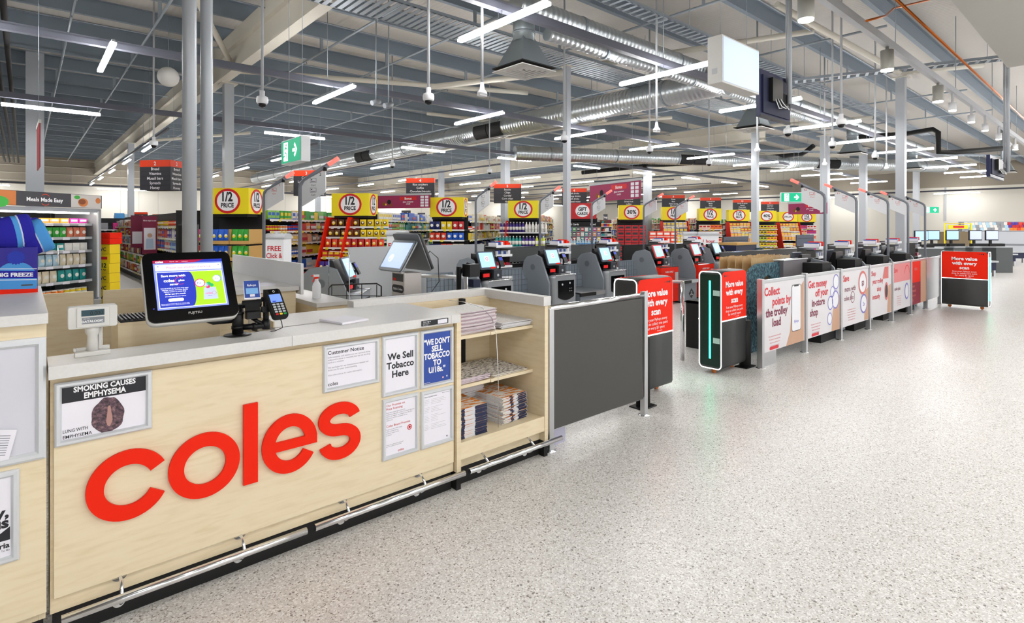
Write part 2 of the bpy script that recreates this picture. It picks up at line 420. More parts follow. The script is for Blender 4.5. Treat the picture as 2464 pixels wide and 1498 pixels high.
def arc(cx, cz, rx, rz, a0, a1, n=40): return [(cx+rx*math.cos(math.radians(lerp(a0, a1, k/n))), cz+rz*math.sin(math.radians(lerp(a0, a1, k/n)))) for k in range(n+1)]
def letters(kx=1, ox=0, oz=0, y0=-.012, y1=0, m=RED):
    Rm = .105; W = .055
    T = lambda pts: [(ox+x*kx, oz+z*kx) for x, z in pts]
    out = []
    out.append(stroke(T(arc(.132, .1325, Rm, Rm, 27, 333)), W*kx, y0, y1, m, MB()))
    out.append(stroke(T(arc(.394, .1325, Rm, Rm, 0, 360, 60)[:-1]), W*kx, y0, y1, m, MB(), True))
    out.append(MB().box(ox+.541*kx, ox+.600*kx, y0, y1, oz+.002*kx, oz+.349*kx, m))
    e = stroke(T(arc(.7405, .1325, Rm-.009, Rm, 0, 330)), W*kx, y0, y1, m, MB()); e.box(ox+.66*kx, ox+.8635*kx, y0-.0004, y1, oz+.108*kx, oz+.150*kx, m); out.append(e)
    s = arc(.976, .190, .077, .052, 8, 262, 24)+arc(.980, .080, .076, .0565, 80, -172, 26)
    out.append(stroke(T(s), W*kx, y0, y1, m, MB()))
    return out
YF = 2.57
t = thing('service_counter', 'long birch laminate service counter with large orange red letters and grey worktop', 'counter', (.05, 2.6, 0))
def K(name, mb, par=None, bev=0, label=None):     # child given in room coordinates
    r = par or t
    M = Matrix.Translation(-Vector(r.location)); mb.v = [tuple(M @ Vector(v)) for v in mb.v]
    return obj(name, mb, r, bev=bev, label=label)
b = MB().box(.068, 1.835, YF+.02, YF+.04, .105, .955, WOOD); b.box(.068, .088, YF+.04, 2.75, .105, .955, WOOD); b.box(1.815, 1.835, YF+.04, 3.18, .105, .955, WOOD)
b.box(.088, .88, 2.70, 2.72, .105, .955, WOOD); b.box(.88, .90, 2.6, 3.17, .105, .955, WOOD); b.box(.90, 1.815, 3.15, 3.17, .105, .955, WOOD)
K('carcass', b, bev=.001)
K('front_panel', MB().box(.078, 1.824, YF, YF+.019, .166, .935, WOOD), bev=.0015)
K('kickboard', MB().box(.075, 1.83, YF+.035, YF+.05, 0, .105, BLACKM))
b = MB().box(.062, .905, 2.525, 2.735, .962, 1.008, TOP); b.box(.905, 1.837, 2.525, 3.185, .962, 1.008, TOP)
b.box(.9035, .9055, 2.5245, 2.526, .962, 1.008, MGREY); b.box(1.775, 1.7765, 2.5245, 2.526, .962, 1.008, MGREY)
K('worktop', b, bev=.002)
for nm, mb in zip('coles', letters(1, .167, .381)):
    for k, v in enumerate(mb.v): mb.v[k] = (v[0], v[1]+YF-.004, v[2])
    K('sign_letter', mb, label='flat orange red letter %s' % nm)
b = MB().box(1.582, 1.752, 2.520, 2.5248, .970, .998, INK); b.quad((1.683, 2.5195, .973), (1.745, 2.5195, .973), (1.745, 2.5195, .995), (1.683, 2.5195, .995), PAPER)
b.text('Visitor sign in', (1.588, 2.5194, .989), X_, Z_, .009, INKW, 'L', .02)
for k, s_ in enumerate(('Please sign in and', 'report to the service', 'desk on arrival')): b.text(s_, (1.588, 2.5194, .983-k*.005), X_, Z_, .0055, INKW, 'L')
K('sign_in_label', b)
def bumper(x0, x1, brs, label, y=2.505, z=.118, yb=YF+.019):
    t = thing('bumper_rail', label, 'rail', (x0, y, z))
    obj('tube', MB().cyl((0, 0, 0), (x1-x0, 0, 0), .0155, CHROME, 16), t)
    for x in brs:
        b = MB()
        for dz, r in ((.052, .027), (-.062, .021)):
            yy = yb-y if dz > 0 else YF+.034-y
            b.cyl((x-x0, yy, dz), (x-x0, yy-.005, dz), r, CHROME, 20)
            b.tube([(x-x0, yy-.003, dz), (x-x0+.003, yy*.55, dz*.75), (x-x0, 0, dz*.1)], .0065, CHROME, 8)
            for q in (-1, 1): b.cyl((x-x0+q*r*.55, yy-.005, dz), (x-x0+q*r*.55, yy-.007, dz), .003, MGREY, 8)
        obj('bracket', b, t)
bumper(.096, .962, (.272, .70), 'long polished chrome bumper tube under the big orange letters, left of two')
bumper(1.0, 1.852, (1.17, 1.60), 'polished chrome bumper tube under the framed notices, right of two')
bumper(1.885, 2.64, (2.03, 2.40), 'short polished chrome bumper tube in front of the magazine shelves', yb=2.62)
# ---------------------------------------------------------------- poster frames
def poster(x0, x1, z0, z1, label, draw, y=YF, fw=.021, sheet=PAPER, name='poster_frame'):
    W, Hh = x1-x0, z1-z0
    t = thing(name, label, 'framed notice', (x0, y, z0))
    b = MB()
    prof = [(0, 0), (.001, -.008), (fw*.3, -.0125), (fw*.7, -.0125), (fw, -.005), (fw, 0)]
    cor = [(0, 0, 1, 1), (W, 0, -1, 1), (W, Hh, -1, -1), (0, Hh, 1, -1)]
    for k in range(4):
        c0, c1 = cor[k], cor[(k+1) % 4]; v = []
        for (d, yy) in prof: v += [(c0[0]+c0[2]*d, yy, c0[1]+c0[3]*d), (c1[0]+c1[2]*d, yy, c1[1]+c1[3]*d)]
        b.add(v, [(2*i, 2*i+1, 2*i+3, 2*i+2) for i in range(len(prof)-1)], ALU)
    obj('frame', b, t)
    s = MB().box(fw*.8, W-fw*.8, -.002, 0, fw*.8, Hh-fw*.8, sheet)
    draw(s, fw, fw, W-2*fw, Hh-2*fw, -.0026)
    obj('notice', s, t)
    return t
def lines(s, txt, x, z, y, size, gap, m, align='L', bold=.0, maxw=None, sx=1.):
    for k, q in enumerate(txt):
        if q: s.text(q, (x, y, z-k*gap), X_, Z_, size, m, align, bold, maxw, sx)
def d_lung(s, x, z, w_, h_, y):
    s.quad((x, y, z+h_*.70), (x+w_, y, z+h_*.70), (x+w_, y, z+h_), (x, y, z+h_), INK)
    y2 = y-.0004
    s.text('SMOKING CAUSES', (x+w_*.5, y2, z+h_*.885), X_, Z_, .027, INKW, 'C', .035, w_*.74)
    s.text('EMPHYSEMA', (x+w_*.5, y2, z+h_*.74), X_, Z_, .029, INKW, 'C', .035, w_*.50)
    s.text('LUNG WITH', (x+.003, y2, z+h_*.125), X_, Z_, .017, INK, 'L', .005, w_*.28)
    s.text('EMPHYSEMA', (x+.003, y2, z+.003), X_, Z_, .017, INK, 'L', .005, w_*.33)
    n = 40; c = (x+w_*.53, z+h_*.37)
    rr = random.Random(3); P = []
    for k in range(n):
        a = 2*PI*k/n; r = 1+.04*math.sin(3*a)+.03*math.sin(7*a+1)+rr.uniform(-.015, .015)
        P.append((c[0]+math.cos(a)*.050*r-.006*math.sin(a*2), y2, c[1]+math.sin(a)*.066*r-.004))
    s.add(P, [tuple(range(n))], LUNG)
    P = [(c[0]+.004+.009*math.cos(2*PI*k/14)*(1+.3*math.sin(5*k)), y2-.0002, c[1]-.012+.04*math.sin(2*PI*k/14)) for k in range(14)]
    s.add(P, [tuple(range(14))], mat('lung_pink', '#b58a82', .6))
poster(.079, .376, .709, .939, 'framed smoking warning with a dark lung photo at the counter\'s left end', d_lung)
def d_cn(s, x, z, w_, h_, y):
    s.text('Customer Notice', (x+.004, y, z+h_-.028), X_, Z_, .026, INK, 'L', .012, w_*.86)
    lines(s, ['Unfortunately, soft plastics are not currently being', 'collected in store or recycled, but we are working', 'hard on a solution.', '', 'We apologise for any inconvenience caused and', 'thank you for your understanding.', '', 'Visit coles.com.au for more information.'], x+.004, z+h_-.045, y, .0108, .0122, INKG, 'L', 0, w_*.95)
    s.text('coles', (x+.004, y, z+.008), X_, Z_, .025, INK, 'L', .01)
poster(1.063, 1.358, .707, .935, 'landscape framed customer notice about soft plastics', d_cn)
def d_ws(s, x, z, w_, h_, y):
    lines(s, ['We Sell', 'Tobacco', 'Here'], x+w_/2, z+h_*.60, y, .048, .046, INK, 'C', .03, w_*.92)
poster(1.372, 1.590, .624, .938, 'framed white notice reading We Sell Tobacco Here', d_ws)
def d_wd(s, x, z, w_, h_, y):
    lines(s, ['“WE DON’T', 'SELL', 'TOBACCO', 'TO', 'U/18s.”'], x+w_/2, z+h_*.77, y, .043, .0385, INKW, 'C', .04, w_*.97, .85)
    s.ring((x+w_*.72, y, z+h_*.07), X_, Z_, .0045, .006, INKR, 16); s.disc((x+w_*.72, y, z+h_*.07), X_, Z_, .0042, INKW, 14)
    s.add([(x+w_*.84, y, z+h_*.095), (x+w_*.87, y, z+h_*.055), (x+w_*.90, y, z+h_*.095)], [(0, 1, 2)], INKW)
    s.text('Smoke free area', (x+.003, y, z+.004), X_, Z_, .006, INKW, 'L', .02)
poster(1.602, 1.819, .622, .937, 'framed blue notice reading we don\'t sell tobacco to under 18s', d_wd, sheet=BLUE)
def d_op(s, x, z, w_, h_, y):
    lines(s, ['Our Promise on', 'Price Scanning'], x+.004, z+h_-.022, y, .0165, .0178, INKR, 'L', .004, w_*.78)
    lines(s, ['If an item scans higher than the', 'shelf price, the item is free. If multiple identical', 'items scan higher, we will give you the first', 'item free and the remainder at the', 'shelf price.'], x+.004, z+h_-.056, y, .0088, .0098, INKG, 'L', 0, w_*.95)
    s.text('Coles Brand Promise', (x+.004, y, z+h_-.128), X_, Z_, .0165, INKR, 'L', .004, w_*.97)
    lines(s, ['If you are not 100% happy', 'with a Coles Brand', 'product return it for', 'a refund.'], x+.004, z+h_-.143, y, .0088, .0098, INKG, 'L', 0, w_*.6)
    s.ring((x+w_*.8, y, z+h_-.155), X_, Z_, .010, .0142, INKR, 24); s.disc((x+w_*.8, y, z+h_-.155), X_, Z_, .007, INKR, 20)
    lines(s, ['Terms and conditions apply, ask in store', 'for more details at the service desk'], x+.004, z+.052, y, .0062, .008, INK, 'L', 0, w_*.9)
    s.text('coles', (x+w_/2, y, z+.008), X_, Z_, .018, INKR, 'C', .01)
poster(1.374, 1.592, .296, .612, 'framed white notice about price scanning promise in red headings', d_op)
def d_rj(s, x, z, w_, h_, y):
    s.text('Plastic bag information', (x+.004, y, z+h_-.018), X_, Z_, .009, INK, 'L', .01)
    s.text('Notice to customers', (x+w_-.004, y, z+h_-.011), X_, Z_, .006, INK, 'R', .01)
    rr = random.Random(5)
    for k in range(20):
        if k in (4, 9, 15): continue
        s.box(x+.004, x+.004+w_*rr.uniform(.12, .2), y, y+.0003, z+h_-.032-k*.0085, z+h_-.0312-k*.0085, INKG)
        s.box(x+.045, x+.045+w_*rr.uniform(.2, .6), y, y+.0003, z+h_-.032-k*.0085, z+h_-.0312-k*.0085, INKG)
    s.add([(x+w_*.84, y, z+.018), (x+w_*.87, y, z+.008), (x+w_*.90, y, z+.018)], [(0, 1, 2)], INK)
poster(1.604, 1.819, .294, .607, 'framed sheet of fine print, lower right of the notices', d_rj)
# ---------------------------------------------------------------- magazine shelf unit
t = thing('magazine_shelf_unit', 'open birch shelf unit of newspapers and magazines at the counter\'s right end', 'shelf unit', (1.84, 2.6, 0))
XA, XB = 1.842, 2.575
K('side_panel', MB().box(XA, XA+.03, YF-.005, 3.18, .10, 1.0, WOOD), bev=.0015)
K('side_panel', MB().box(XB-.03, XB, YF-.005, 3.18, .10, .985, WOOD), bev=.0015)
K('back_panel', MB().box(XA+.03, XB-.03, 3.14, 3.16, .10, 1.0, WOOD))
b = MB().box(XA+.03, XB-.03, YF+.02, 3.14, .235, .255, WOOD); b.box(XA+.03, XB-.03, YF+.0, YF+.02, .165, .262, WOOD); b.box(XA+.03, XB-.03, YF+.045, YF+.06, .10, .165, WOOD)
K('bottom_shelf', b, bev=.001)
K('kickboard', MB().box(XA, XB-.01, YF+.05, YF+.065, 0, .10, BLACKM))
K('kick_foot', MB().box(XA, XA+.03, YF-.002, YF+.05, 0, .10, BLACKM)); K('kick_foot', MB().box(XB-.035, XB-.002, YF-.002, 3.1, 0, .10, BLACKM))
for z in (.55, .845):
    b = MB().box(XA+.03, XB-.03, YF+.11, 3.12, z-.02, z, WOOD); b.box(XA+.34, XA+.36, YF+.104, YF+.11, z-.02, z, WOOD)
    K('shelf', b, bev=.001)
K('support_post', MB().box(2.27, 2.30, 3.10, 3.14, .262, 1.0, BLACKM))
b = MB().box(1.50, XB+.012, 3.16, 3.25, .985, 1.045, TOP); b.box(XB-.055, XB+.012, YF-.02, 3.16, .985, 1.045, TOP)
K('rim_capping', b, bev=.002)
K('wire_retainer', MB().tube([(2.16, 3.1, 1.0), (2.17, 2.95, 1.005), (2.175, 2.75, .985), (2.178, 2.66, .93), (2.178, 2.62, .84), (2.178, 2.60, .6), (2.178, 2.60, .27)], .0022, CHROME, 8))
# papers
def slab(w_, d_, h_, top, side, curl=0, rnd=None, band=None):
    mb = MB(); n = 6; v = []; 
    for i in range(n+1):
        x = -w_/2+w_*i/n
        zz = curl*(i/n-.4)**2
        for y in (-d_/2, d_/2): v += [(x, y, zz), (x, y, zz+h_)]
    fs = []; 
    for i in range(n):
        a = 4*i; c = a+4
        mb2 = [(a+1, c+1, c+3, a+3)]
        fs += [(a, a+2, c+2, c), (a, c, c+1, a+1), (a+2, a+3, c+3, c+2)]
    fs += [(0, 1, 3, 2), (4*n, 4*n+2, 4*n+3, 4*n+1)]
    mb.add(v, fs, side)
    mb.add(v, [(4*i+1, 4*i+5, 4*i+7, 4*i+3) for i in range(n)], top)
    if band:
        for (f0, f1, m_) in band: mb.box(-w_/2+w_*f0, -w_/2+w_*f1, -d_/2-.0006, -d_/2+.001, 0, h_, m_)
    return mb
PINKS = mat('pink_paper_edges', '#cdbcc4', .7); CREAM = mat('cream_paper_edges', '#d9d0c0', .7); SPINE = mat('dark_blue_spine', '#23294a', .5); WSP = mat('pale_spine', '#d6d5d8', .6)
def pile(name, label, group, cat, x, y, z, n, mesh, h_, jx=.004, jr=.03, rz=0):
    for k in range(n):
        o = tag(obj(name, mesh[k % len(mesh)] if isinstance(mesh, list) else mesh, None, (x+R.uniform(-jx, jx), y+R.uniform(-jx, jx), z+k*h_), rz+R.uniform(-jr, jr)), label, cat, group)
pm = [slab(.37, .29, .0048, PAPERA, q, .02).mesh('newspaper') for q in (PINKS, mat('pale_paper_edges', '#e3dade', .7), PINKS, mat('mauve_paper_edges', '#a9929e', .7))]
pile('newspaper', 'pink edged newspaper in the tall pile on the top shelf, left', 'newspapers in the tall left pile', 'newspaper', 2.07, 2.86, .846, 24, pm, .0054, .009, .03)
pm2 = slab(.26, .36, .0045, PAPERA, WSP, .0).mesh('newspaper')
pile('newspaper', 'white edged newspaper in the low pile on the top shelf, right', 'newspapers in the low right pile', 'newspaper', 2.41, 2.87, .846, 8, pm2, .0047, .009, .04)
pm3 = slab(.30, .38, .005, PAPERB, PINKS, .01).mesh('newspaper')
pile('newspaper', 'black printed newspaper on the middle shelf, left pile', 'newspapers on the middle shelf, left', 'newspaper', 2.035, 2.88, .551, 6, pm3, .0052, .006)
pm4 = slab(.30, .39, .004, PAPERB, CREAM, .0).mesh('newspaper')
pile('newspaper', 'newspaper lying on the middle shelf, right pile', 'newspapers on the middle shelf, right', 'newspaper', 2.36, 2.89, .551, 3, pm4, .0042, .006, .04)
bnd = [(0, .08, CREAM), (.1, .22, SPINE), (.58, 1, SPINE)]
mg = slab(.215, .275, .0062, PAPERC, WSP, 0, None, bnd).mesh('magazine')
pile('magazine', 'food magazine in the tall neat stack on the bottom shelf', 'magazines in the tall stack', 'magazine', 2.0, 2.76, .256, 27, mg, .0064, .0035, .02)
mg2 = slab(.225, .275, .0065, PAPERC, WSP, 0, None, [(0, .1, CREAM), (.3, .42, SPINE), (.62, .98, SPINE)]).mesh('magazine')
pile('magazine', 'food magazine in the loose slumping stack on the bottom shelf', 'magazines in the slumping stack', 'magazine', 2.345, 2.79, .256, 24, mg2, .0068, .010, .06, .1)
pile('magazine', 'magazine in the stack standing behind on the bottom shelf', 'magazines in the rear stack', 'magazine', 2.16, 3.0, .256, 31, mg, .0064, .006, .05, 1.57)
# ---------------------------------------------------------------- tall cabinet at the left
t = thing('side_cabinet', 'tall birch laminate cabinet with grey top at the left edge', 'cabinet', (-.3, 2.6, 0))
b = MB().box(-1.3, .058, YF, YF+.02, .13, 1.16, WOOD); b.box(.036, .056, YF+.02, 3.68, .10, 1.16, WOOD); b.box(-1.3, .036, YF+.02, YF+.03, .10, .13, WOOD); b.box(-1.3, .036, 3.66, 3.68, .1, 1.16, WOOD)
K('carcass', b, bev=.0015)
K('kickboard', MB().box(-1.3, .05, YF+.035, YF+.05, 0, .10, BLACKM))
K('worktop', MB().box(-1.3, .062, 2.535, 3.72, 1.16, 1.197, TOP), bev=.002)
K('bumper_rail', MB().cyl((-1.3, 2.505, .118), (.035, 2.505, .118), .0155, CHROME, 16))
def d_none(s, x, z, w_, h_, y): pass
poster(-.62, .058, .68, 1.11, 'large empty framed board on the left cabinet', d_none, fw=.03, sheet=mat('pale_lilac_board', '#d3d3dc', .6))
def d_gv(s, x, z, w_, h_, y):
    s.text('ly,', (x+w_-.005, y, z+h_*.50), X_, Z_, .05, INK, 'R', .04); s.text('us', (x+w_-.005, y, z+h_*.37), X_, Z_, .05, INK, 'R', .04)
    s.add([(x+w_-.065, y, z+.055), (x+w_-.002, y, z+.10), (x+w_-.002, y, z+.055)], [(0, 1, 2)], INK)
    s.text('oria', (x+w_-.003, y, z+.03), X_, Z_, .025, INK, 'R', .03); s.text('Place To Be', (x+w_-.003, y, z+.018), X_, Z_, .009, INK, 'R')
poster(-.26, -.013, .348, .664, 'framed notice with bold slanted print, lower left corner', d_gv, fw=.023)
b = MB(); b.M = Matrix.Translation((-.098, 2.562, .70)) @ Matrix.Rotation(.22, 4, 'Y')
b.box(-.07, .055, -.002, 0, 0, .115, PAPER); b.box(-.06, -.005, -.003, -.002, .02, .058, MGREY); b.box(-.06, -.005, -.003, -.002, .065, .10, LGREY)
for k in range(9): b.box(.005, .042, -.003, -.002, .03+k*.008, .032+k*.008, INKG)
single('leaflet', b, 'small white leaflet tilted in the corner of the large empty frame', 'leaflet')
# beanie box
bx0, bx1 = -.38, .045
t = thing('beanie_display_box', 'dark blue and red cardboard box printed with a light blue beanie', 'display box', (-.2, 3.37, 1.197))
BXB = mat('royal_blue_card', '#2a1f93', .55)
b = MB().box(bx0, bx1, 3.37, 3.378, 1.197, 1.405, BXB); b.box(bx0, bx1, 3.62, 3.628, 1.197, 1.385, BXB); b.box(bx1-.008, bx1, 3.378, 3.62, 1.197, 1.405, BXB); b.box(bx0, bx1, 3.378, 3.62, 1.197, 1.205, BXB)
b.box(bx0, bx1+.0005, 3.3692, 3.37, 1.197, 1.225, RED)
y = 3.368
s = b; cx_, cz_ = -.030, 1.208
s.add([(cx_-.078, y, cz_+.012), (cx_+.073, y, cz_+.006), (cx_+.074, y, cz_+.048), (cx_-.078, y, cz_+.055)], [(0, 1, 2, 3)], KNITL)
P = [(cx_-.074, y, cz_+.055), (cx_+.072, y, cz_+.048)]+[(cx_+.072*math.cos(PI*k/14), y, cz_+.055+.078*math.sin(PI*k/14)) for k in range(15)]
s.add(P, [tuple(range(len(P)))], KNITL)
s.add([(cx_-.074, y-.0005, cz_+.062), (cx_+.072, y-.0005, cz_+.055), (cx_+.071, y-.0005, cz_+.088), (cx_-.070, y-.0005, cz_+.096)], [(0, 1, 2, 3)], KNITD)
for dz in (.0, .05): s.add([(cx_-.072, y-.0006, cz_+.052+dz), (cx_+.072, y-.0006, cz_+.046+dz), (cx_+.072, y-.0006, cz_+.050+dz), (cx_-.072, y-.0006, cz_+.056+dz)], [(0, 1, 2, 3)], KNITW)
P = [(cx_+(.028+.006*(k % 2))*math.cos(2*PI*k/36), y-.0005, cz_+.152+(.028+.006*(k % 2))*math.sin(2*PI*k/36)) for k in range(36)]
s.add(P, [tuple(range(36))], mat('pompom_blue', '#2f3fb0', .9))
s.text('BIG FREEZE', (cx_-.001, y-.001, cz_+.066), (1, 0, -.04), Z_, .024, INKW, 'C', .045, .13)
s.box(cx_+.018, cx_+.058, y-.001, y, cz_+.022, cz_+.028, DGREY)
s.disc((-.115, y, 1.345), X_, Z_, .030, WHITE, 24); s.ring((-.115, y-.0005, 1.345), X_, Z_, .024, .029, INKR, 24); s.text('S', (-.095, y, 1.205), X_, Z_, .018, INKW, 'C', .03)
K('printed_carton', b)
def beanie(mats):
    mb = MB(); n = 20; rings = []
    prof = [(.072, 0), (.078, .012), (.078, .045), (.074, .05), (.076, .07), (.07, .11), (.05, .15), (.02, .168), (.004, .172)]
    for i in range(len(prof)-1):
        m_ = mats[i % len(mats)]
        v = []
        for r, z in prof[i:i+2]:
            for k in range(n*2):
                rr = r*(1+(.035 if k % 2 else -.01)); v.append((rr*math.cos(PI*k/n), rr*.45*math.sin(PI*k/n), z))
        q = 2*n; mb.add(v, [(k, (k+1) % q, q+(k+1) % q, q+k) for k in range(q)], m_, True)
    return mb
def pompom(m):
    mb = MB(); rr = random.Random(9)
    for k in range(160):
        a = rr.uniform(0, 2*PI); c = rr.uniform(-1, 1); s_ = math.sqrt(1-c*c); d = Vector((s_*math.cos(a), s_*math.sin(a), c)); e = d.orthogonal().normalized()*.004
        mb.add([d*.005+e, d*.005-e, d*.03-e*.6, d*.03+e*.6], [(0, 1, 2, 3)], m)
    return mb
ks = [[KNITL, KNITL, KNITW, KNITD, KNITD, KNITL, KNITL, KNITL], [KNITD, KNITD, KNITW, KNITL, KNITD, KNITD, KNITL, KNITL]]
bl = ['light blue knitted beanie, its cuff hanging over the right rim of the display box', 'striped light and dark blue beanie lying on top of the display box', 'dark blue knitted beanie with pompom on the display box', 'light blue ribbed beanie under the striped one in the display box']
for k, (x, y_, z, rx, ry, q) in enumerate(((.0, 3.46, 1.435, .1, -1.95, 0), (-.06, 3.43, 1.468, .15, -1.75, 1), (-.13, 3.5, 1.475, .3, -1.4, 0), (-.02, 3.56, 1.45, -.2, -1.8, 1))):
    tb = thing('beanie', bl[k], 'beanie', (x, y_, z)); tb.rotation_euler = (rx, ry-PI*.5+ -.0, .1*k); tb.rotation_euler = (rx, ry, .15*k)
    obj('knitted_cap', beanie(ks[q]), tb, (0, 0, -.09))
    o = obj('pompom', pompom(KNITD), tb, (0, 0, .10) if k == 2 else (0, 0, -.09) if 0 else (0, 0, .095))
# ================================================================ things on the main counter
def rrect(w_, h_, r, n=5):
    P = []
    for cx, cz, a in ((w_/2-r, h_/2-r, 0), (-w_/2+r, h_/2-r, 90), (-w_/2+r, -h_/2+r, 180), (w_/2-r, -h_/2+r, 270)):
        for k in range(n+1):
            q = math.radians(a+90*k/n); P.append((cx+r*math.cos(q), cz+r*math.sin(q)))
    return P
def plate(mb, w_, h_, r, y0, y1, m, c=(0, 0)):
    return mb.prism([(x+c[0], y0, z+c[1]) for x, z in rrect(w_, h_, r)], (0, y1-y0, 0), m, True)
def flat(mb, pts, y, m): return mb.add([(p[0], y, p[1]) for p in pts], [tuple(range(len(pts)))], m)
# --- touch screen
t = thing('touch_screen', 'black framed touch screen showing a purple and lime advert on the counter', 'monitor', (.53, 2.62, 1.008))
tilt = -math.atan2(.17, .263)
T = Matrix.Translation((0, .045, .24)) @ Matrix.Rotation(tilt, 4, 'X')
def tm(): m = MB(); m.M = T; return m
obj('bezel', plate(plate(tm(), .332, .318, .028, -.012, .0, GLOSSB), .336, .322, .03, -.002, .030, OFFW), t)
sc = lambda n, h, e=1.: mat(n, h, .3, emit=e*.34)
LAV = sc('screen_lavender', '#7f8fe6', .55); SW = sc('screen_white', '#e9ecff', .75); SB = sc('screen_blue', '#2a3bb4', .45); SL = sc('screen_lime', '#a9e02c', .45); SM = sc('screen_maroon', '#b01848', .4)
STX = sc('screen_text_white', '#ffffff', .9); SPK = sc('screen_pink', '#e0356a', .5); SGY = sc('screen_grey', '#b9c4e8', .5); SLB = sc('screen_light_blue', '#9cc4f4', .8)
b = tm(); y = -.0125
W2, H2 = .262, .230
flat(b, [(-.131, -.108), (.131, -.108), (.131, .122), (-.131, .122)], y, LAV)
flat(b, [(-.131, .108), (.131, .108), (.131, .122), (-.131, .122)], y-.0003, SB); flat(b, [(-.131, .108), (.02, .108), (.06, .122), (-.131, .122)], y-.0005, SM)
b.text('coles', (-.122, y-.0008, .1105), X_, Z_, .014, STX, 'L', .02); 
for k, q in enumerate(('FIND ME', 'HELP', 'CHECKOUT')): b.text(q, (-.07+k*.022, y-.0008, .1125), X_, Z_, .0045, STX, 'L')
flat(b, rrect(.25, .028, .003), y-.0003, SW)if 0 else b.add([(x, y-.0003, z+.0865) for x, z in rrect(.25, .030, .003)], [tuple(range(24))], SW)
b.text('Please use another checkout', (0, y-.0006, .0815), X_, Z_, .0145, SM, 'C', 0, .185)
for q in (-1, 1): b.disc((q*.114, y-.0006, .093), X_, Z_, .0022, SB, 10)
flat(b, [(-.124, -.101), (.124, -.101), (.124, .066), (-.124, .066)], y-.0003, SW); flat(b, [(-.121, -.098), (.121, -.098), (.121, .063), (-.121, .063)], y-.0005, SL)
P = [(-.121, -.098)]+[(-.004+.018*math.cos(a), -.018+.081*math.sin(a)) for a in [(-PI/2+PI*k/12) for k in range(13)]]+[(-.121, .063)]
flat(b, P, y-.0007, SB)
b.text('Save more with', (-.063, y-.001, .042), X_, Z_, .014, STX, 'C', .03, .09)
b.text('coles', (-.080, y-.001, .018), X_, Z_, .019, STX, 'C', .03); b.text('plus', (-.035, y-.001, .019), X_, Z_, .014, STX, 'C', .02); b.text('saver', (-.063, y-.001, .002), X_, Z_, .015, STX, 'C', .02)
b.ring((-.040, y-.001, .022), X_, Z_, .0165, .0185, SPK, 24, .9, 5.4)
for k, q in enumerate(('Save up to $40 on one Coles shop every', 'calendar month, and enjoy double', 'Flybuys points on every shop')): b.text(q, (-.063, y-.001, -.014-k*.008), X_, Z_, .0068, STX, 'C', .01, .1)
b.text('All for just $7 a month', (-.063, y-.001, -.041), X_, Z_, .008, STX, 'C', .02); b.text('Join today and link your Flybuys', (-.063, y-.001, -.051), X_, Z_, .0058, STX, 'C')
b.add([(x-.063, y-.001, z-.066) for x, z in rrect(.056, .014, .0069)], [tuple(range(24))], STX); b.text('Terms and conditions apply', (-.063, y-.0013, -.068), X_, Z_, .005, SB, 'C')
for k in range(2): b.text('Minimum spend and exclusions apply. See the website for details.', (-.066, y-.001, -.084-k*.005), X_, Z_, .0042, STX, 'C', 0, .1)
b.prism([(.038, y-.0013, -.074), (.094, y-.0013, -.074), (.09, y-.0013, -.018), (.044, y-.0013, -.018)], (0, .0004, 0), SGY)
b.text('coles', (.060, y-.0016, -.050), X_, Z_, .013, SPK, 'C', .01); b.ring((.081, y-.0016, -.046), X_, Z_, .007, .008, SM, 18); b.text('saver', (.064, y-.0016, -.060), X_, Z_, .008, SB, 'C')
b.disc((.032, y-.0018, .005), X_, Z_, .020, SPK, 26); b.disc((.032, y-.002, .005), X_, Z_, .0165, STX, 26); b.text('10', (.028, y-.0022, .000), X_, Z_, .015, SB, 'C', .02); b.text('% off', (.042, y-.0022, .002), X_, Z_, .006, SB, 'C', .02)
b.disc((.100, y-.0018, .023), X_, Z_, .017, LAV, 26); b.disc((.098, y-.002, .023), X_, Z_, .0145, SW, 26); b.text('2x', (.098, y-.0022, .019), X_, Z_, .011, SB, 'C')
for k, (dx, dz, m_) in enumerate(((.055, -.006, SLB), (.065, .0, sc('screen_green', '#2fae6a', .5)), (.075, -.008, sc('screen_green', '#2fae6a', .5)), (.06, -.014, SPK))): b.disc((dx, y-.0017, dz), X_, Z_, .009, m_, 7)
obj('screen', b, t)
b = tm(); b.text('FUJITSU', (.0, -.0128, -.135), X_, Z_, .015, OFFW, 'C', .0); b.box(-.146, -.141, -.0126, -.012, -.100, -.0985, sc('screen_blue_led', '#3a4cff', 3)); obj('maker_mark', b, t)
b = MB(); b.box(-.05, .05, .045, .06, .10, .26, BLACK); b.tube([(0, .055, .16), (.0, .09, .12), (.10, .10, .07), (.195, .09, .07)], .014, BLACK, 10); obj('mount_arm', b, t)
b = MB().lathe([(.058, 0), (.058, .004), (.05, .006), (.024, .006), (.024, .008)], BLACK, 28, (.195, .085, .0)).cyl((.195, .085, .006), (.195, .085, .14), .024, BLACK, 22)
for z in (.03, .095): b.cyl((.195, .085, z), (.195, .085, z+.014), .0265, BLACK, 22)
obj('pole_stand', b, t)
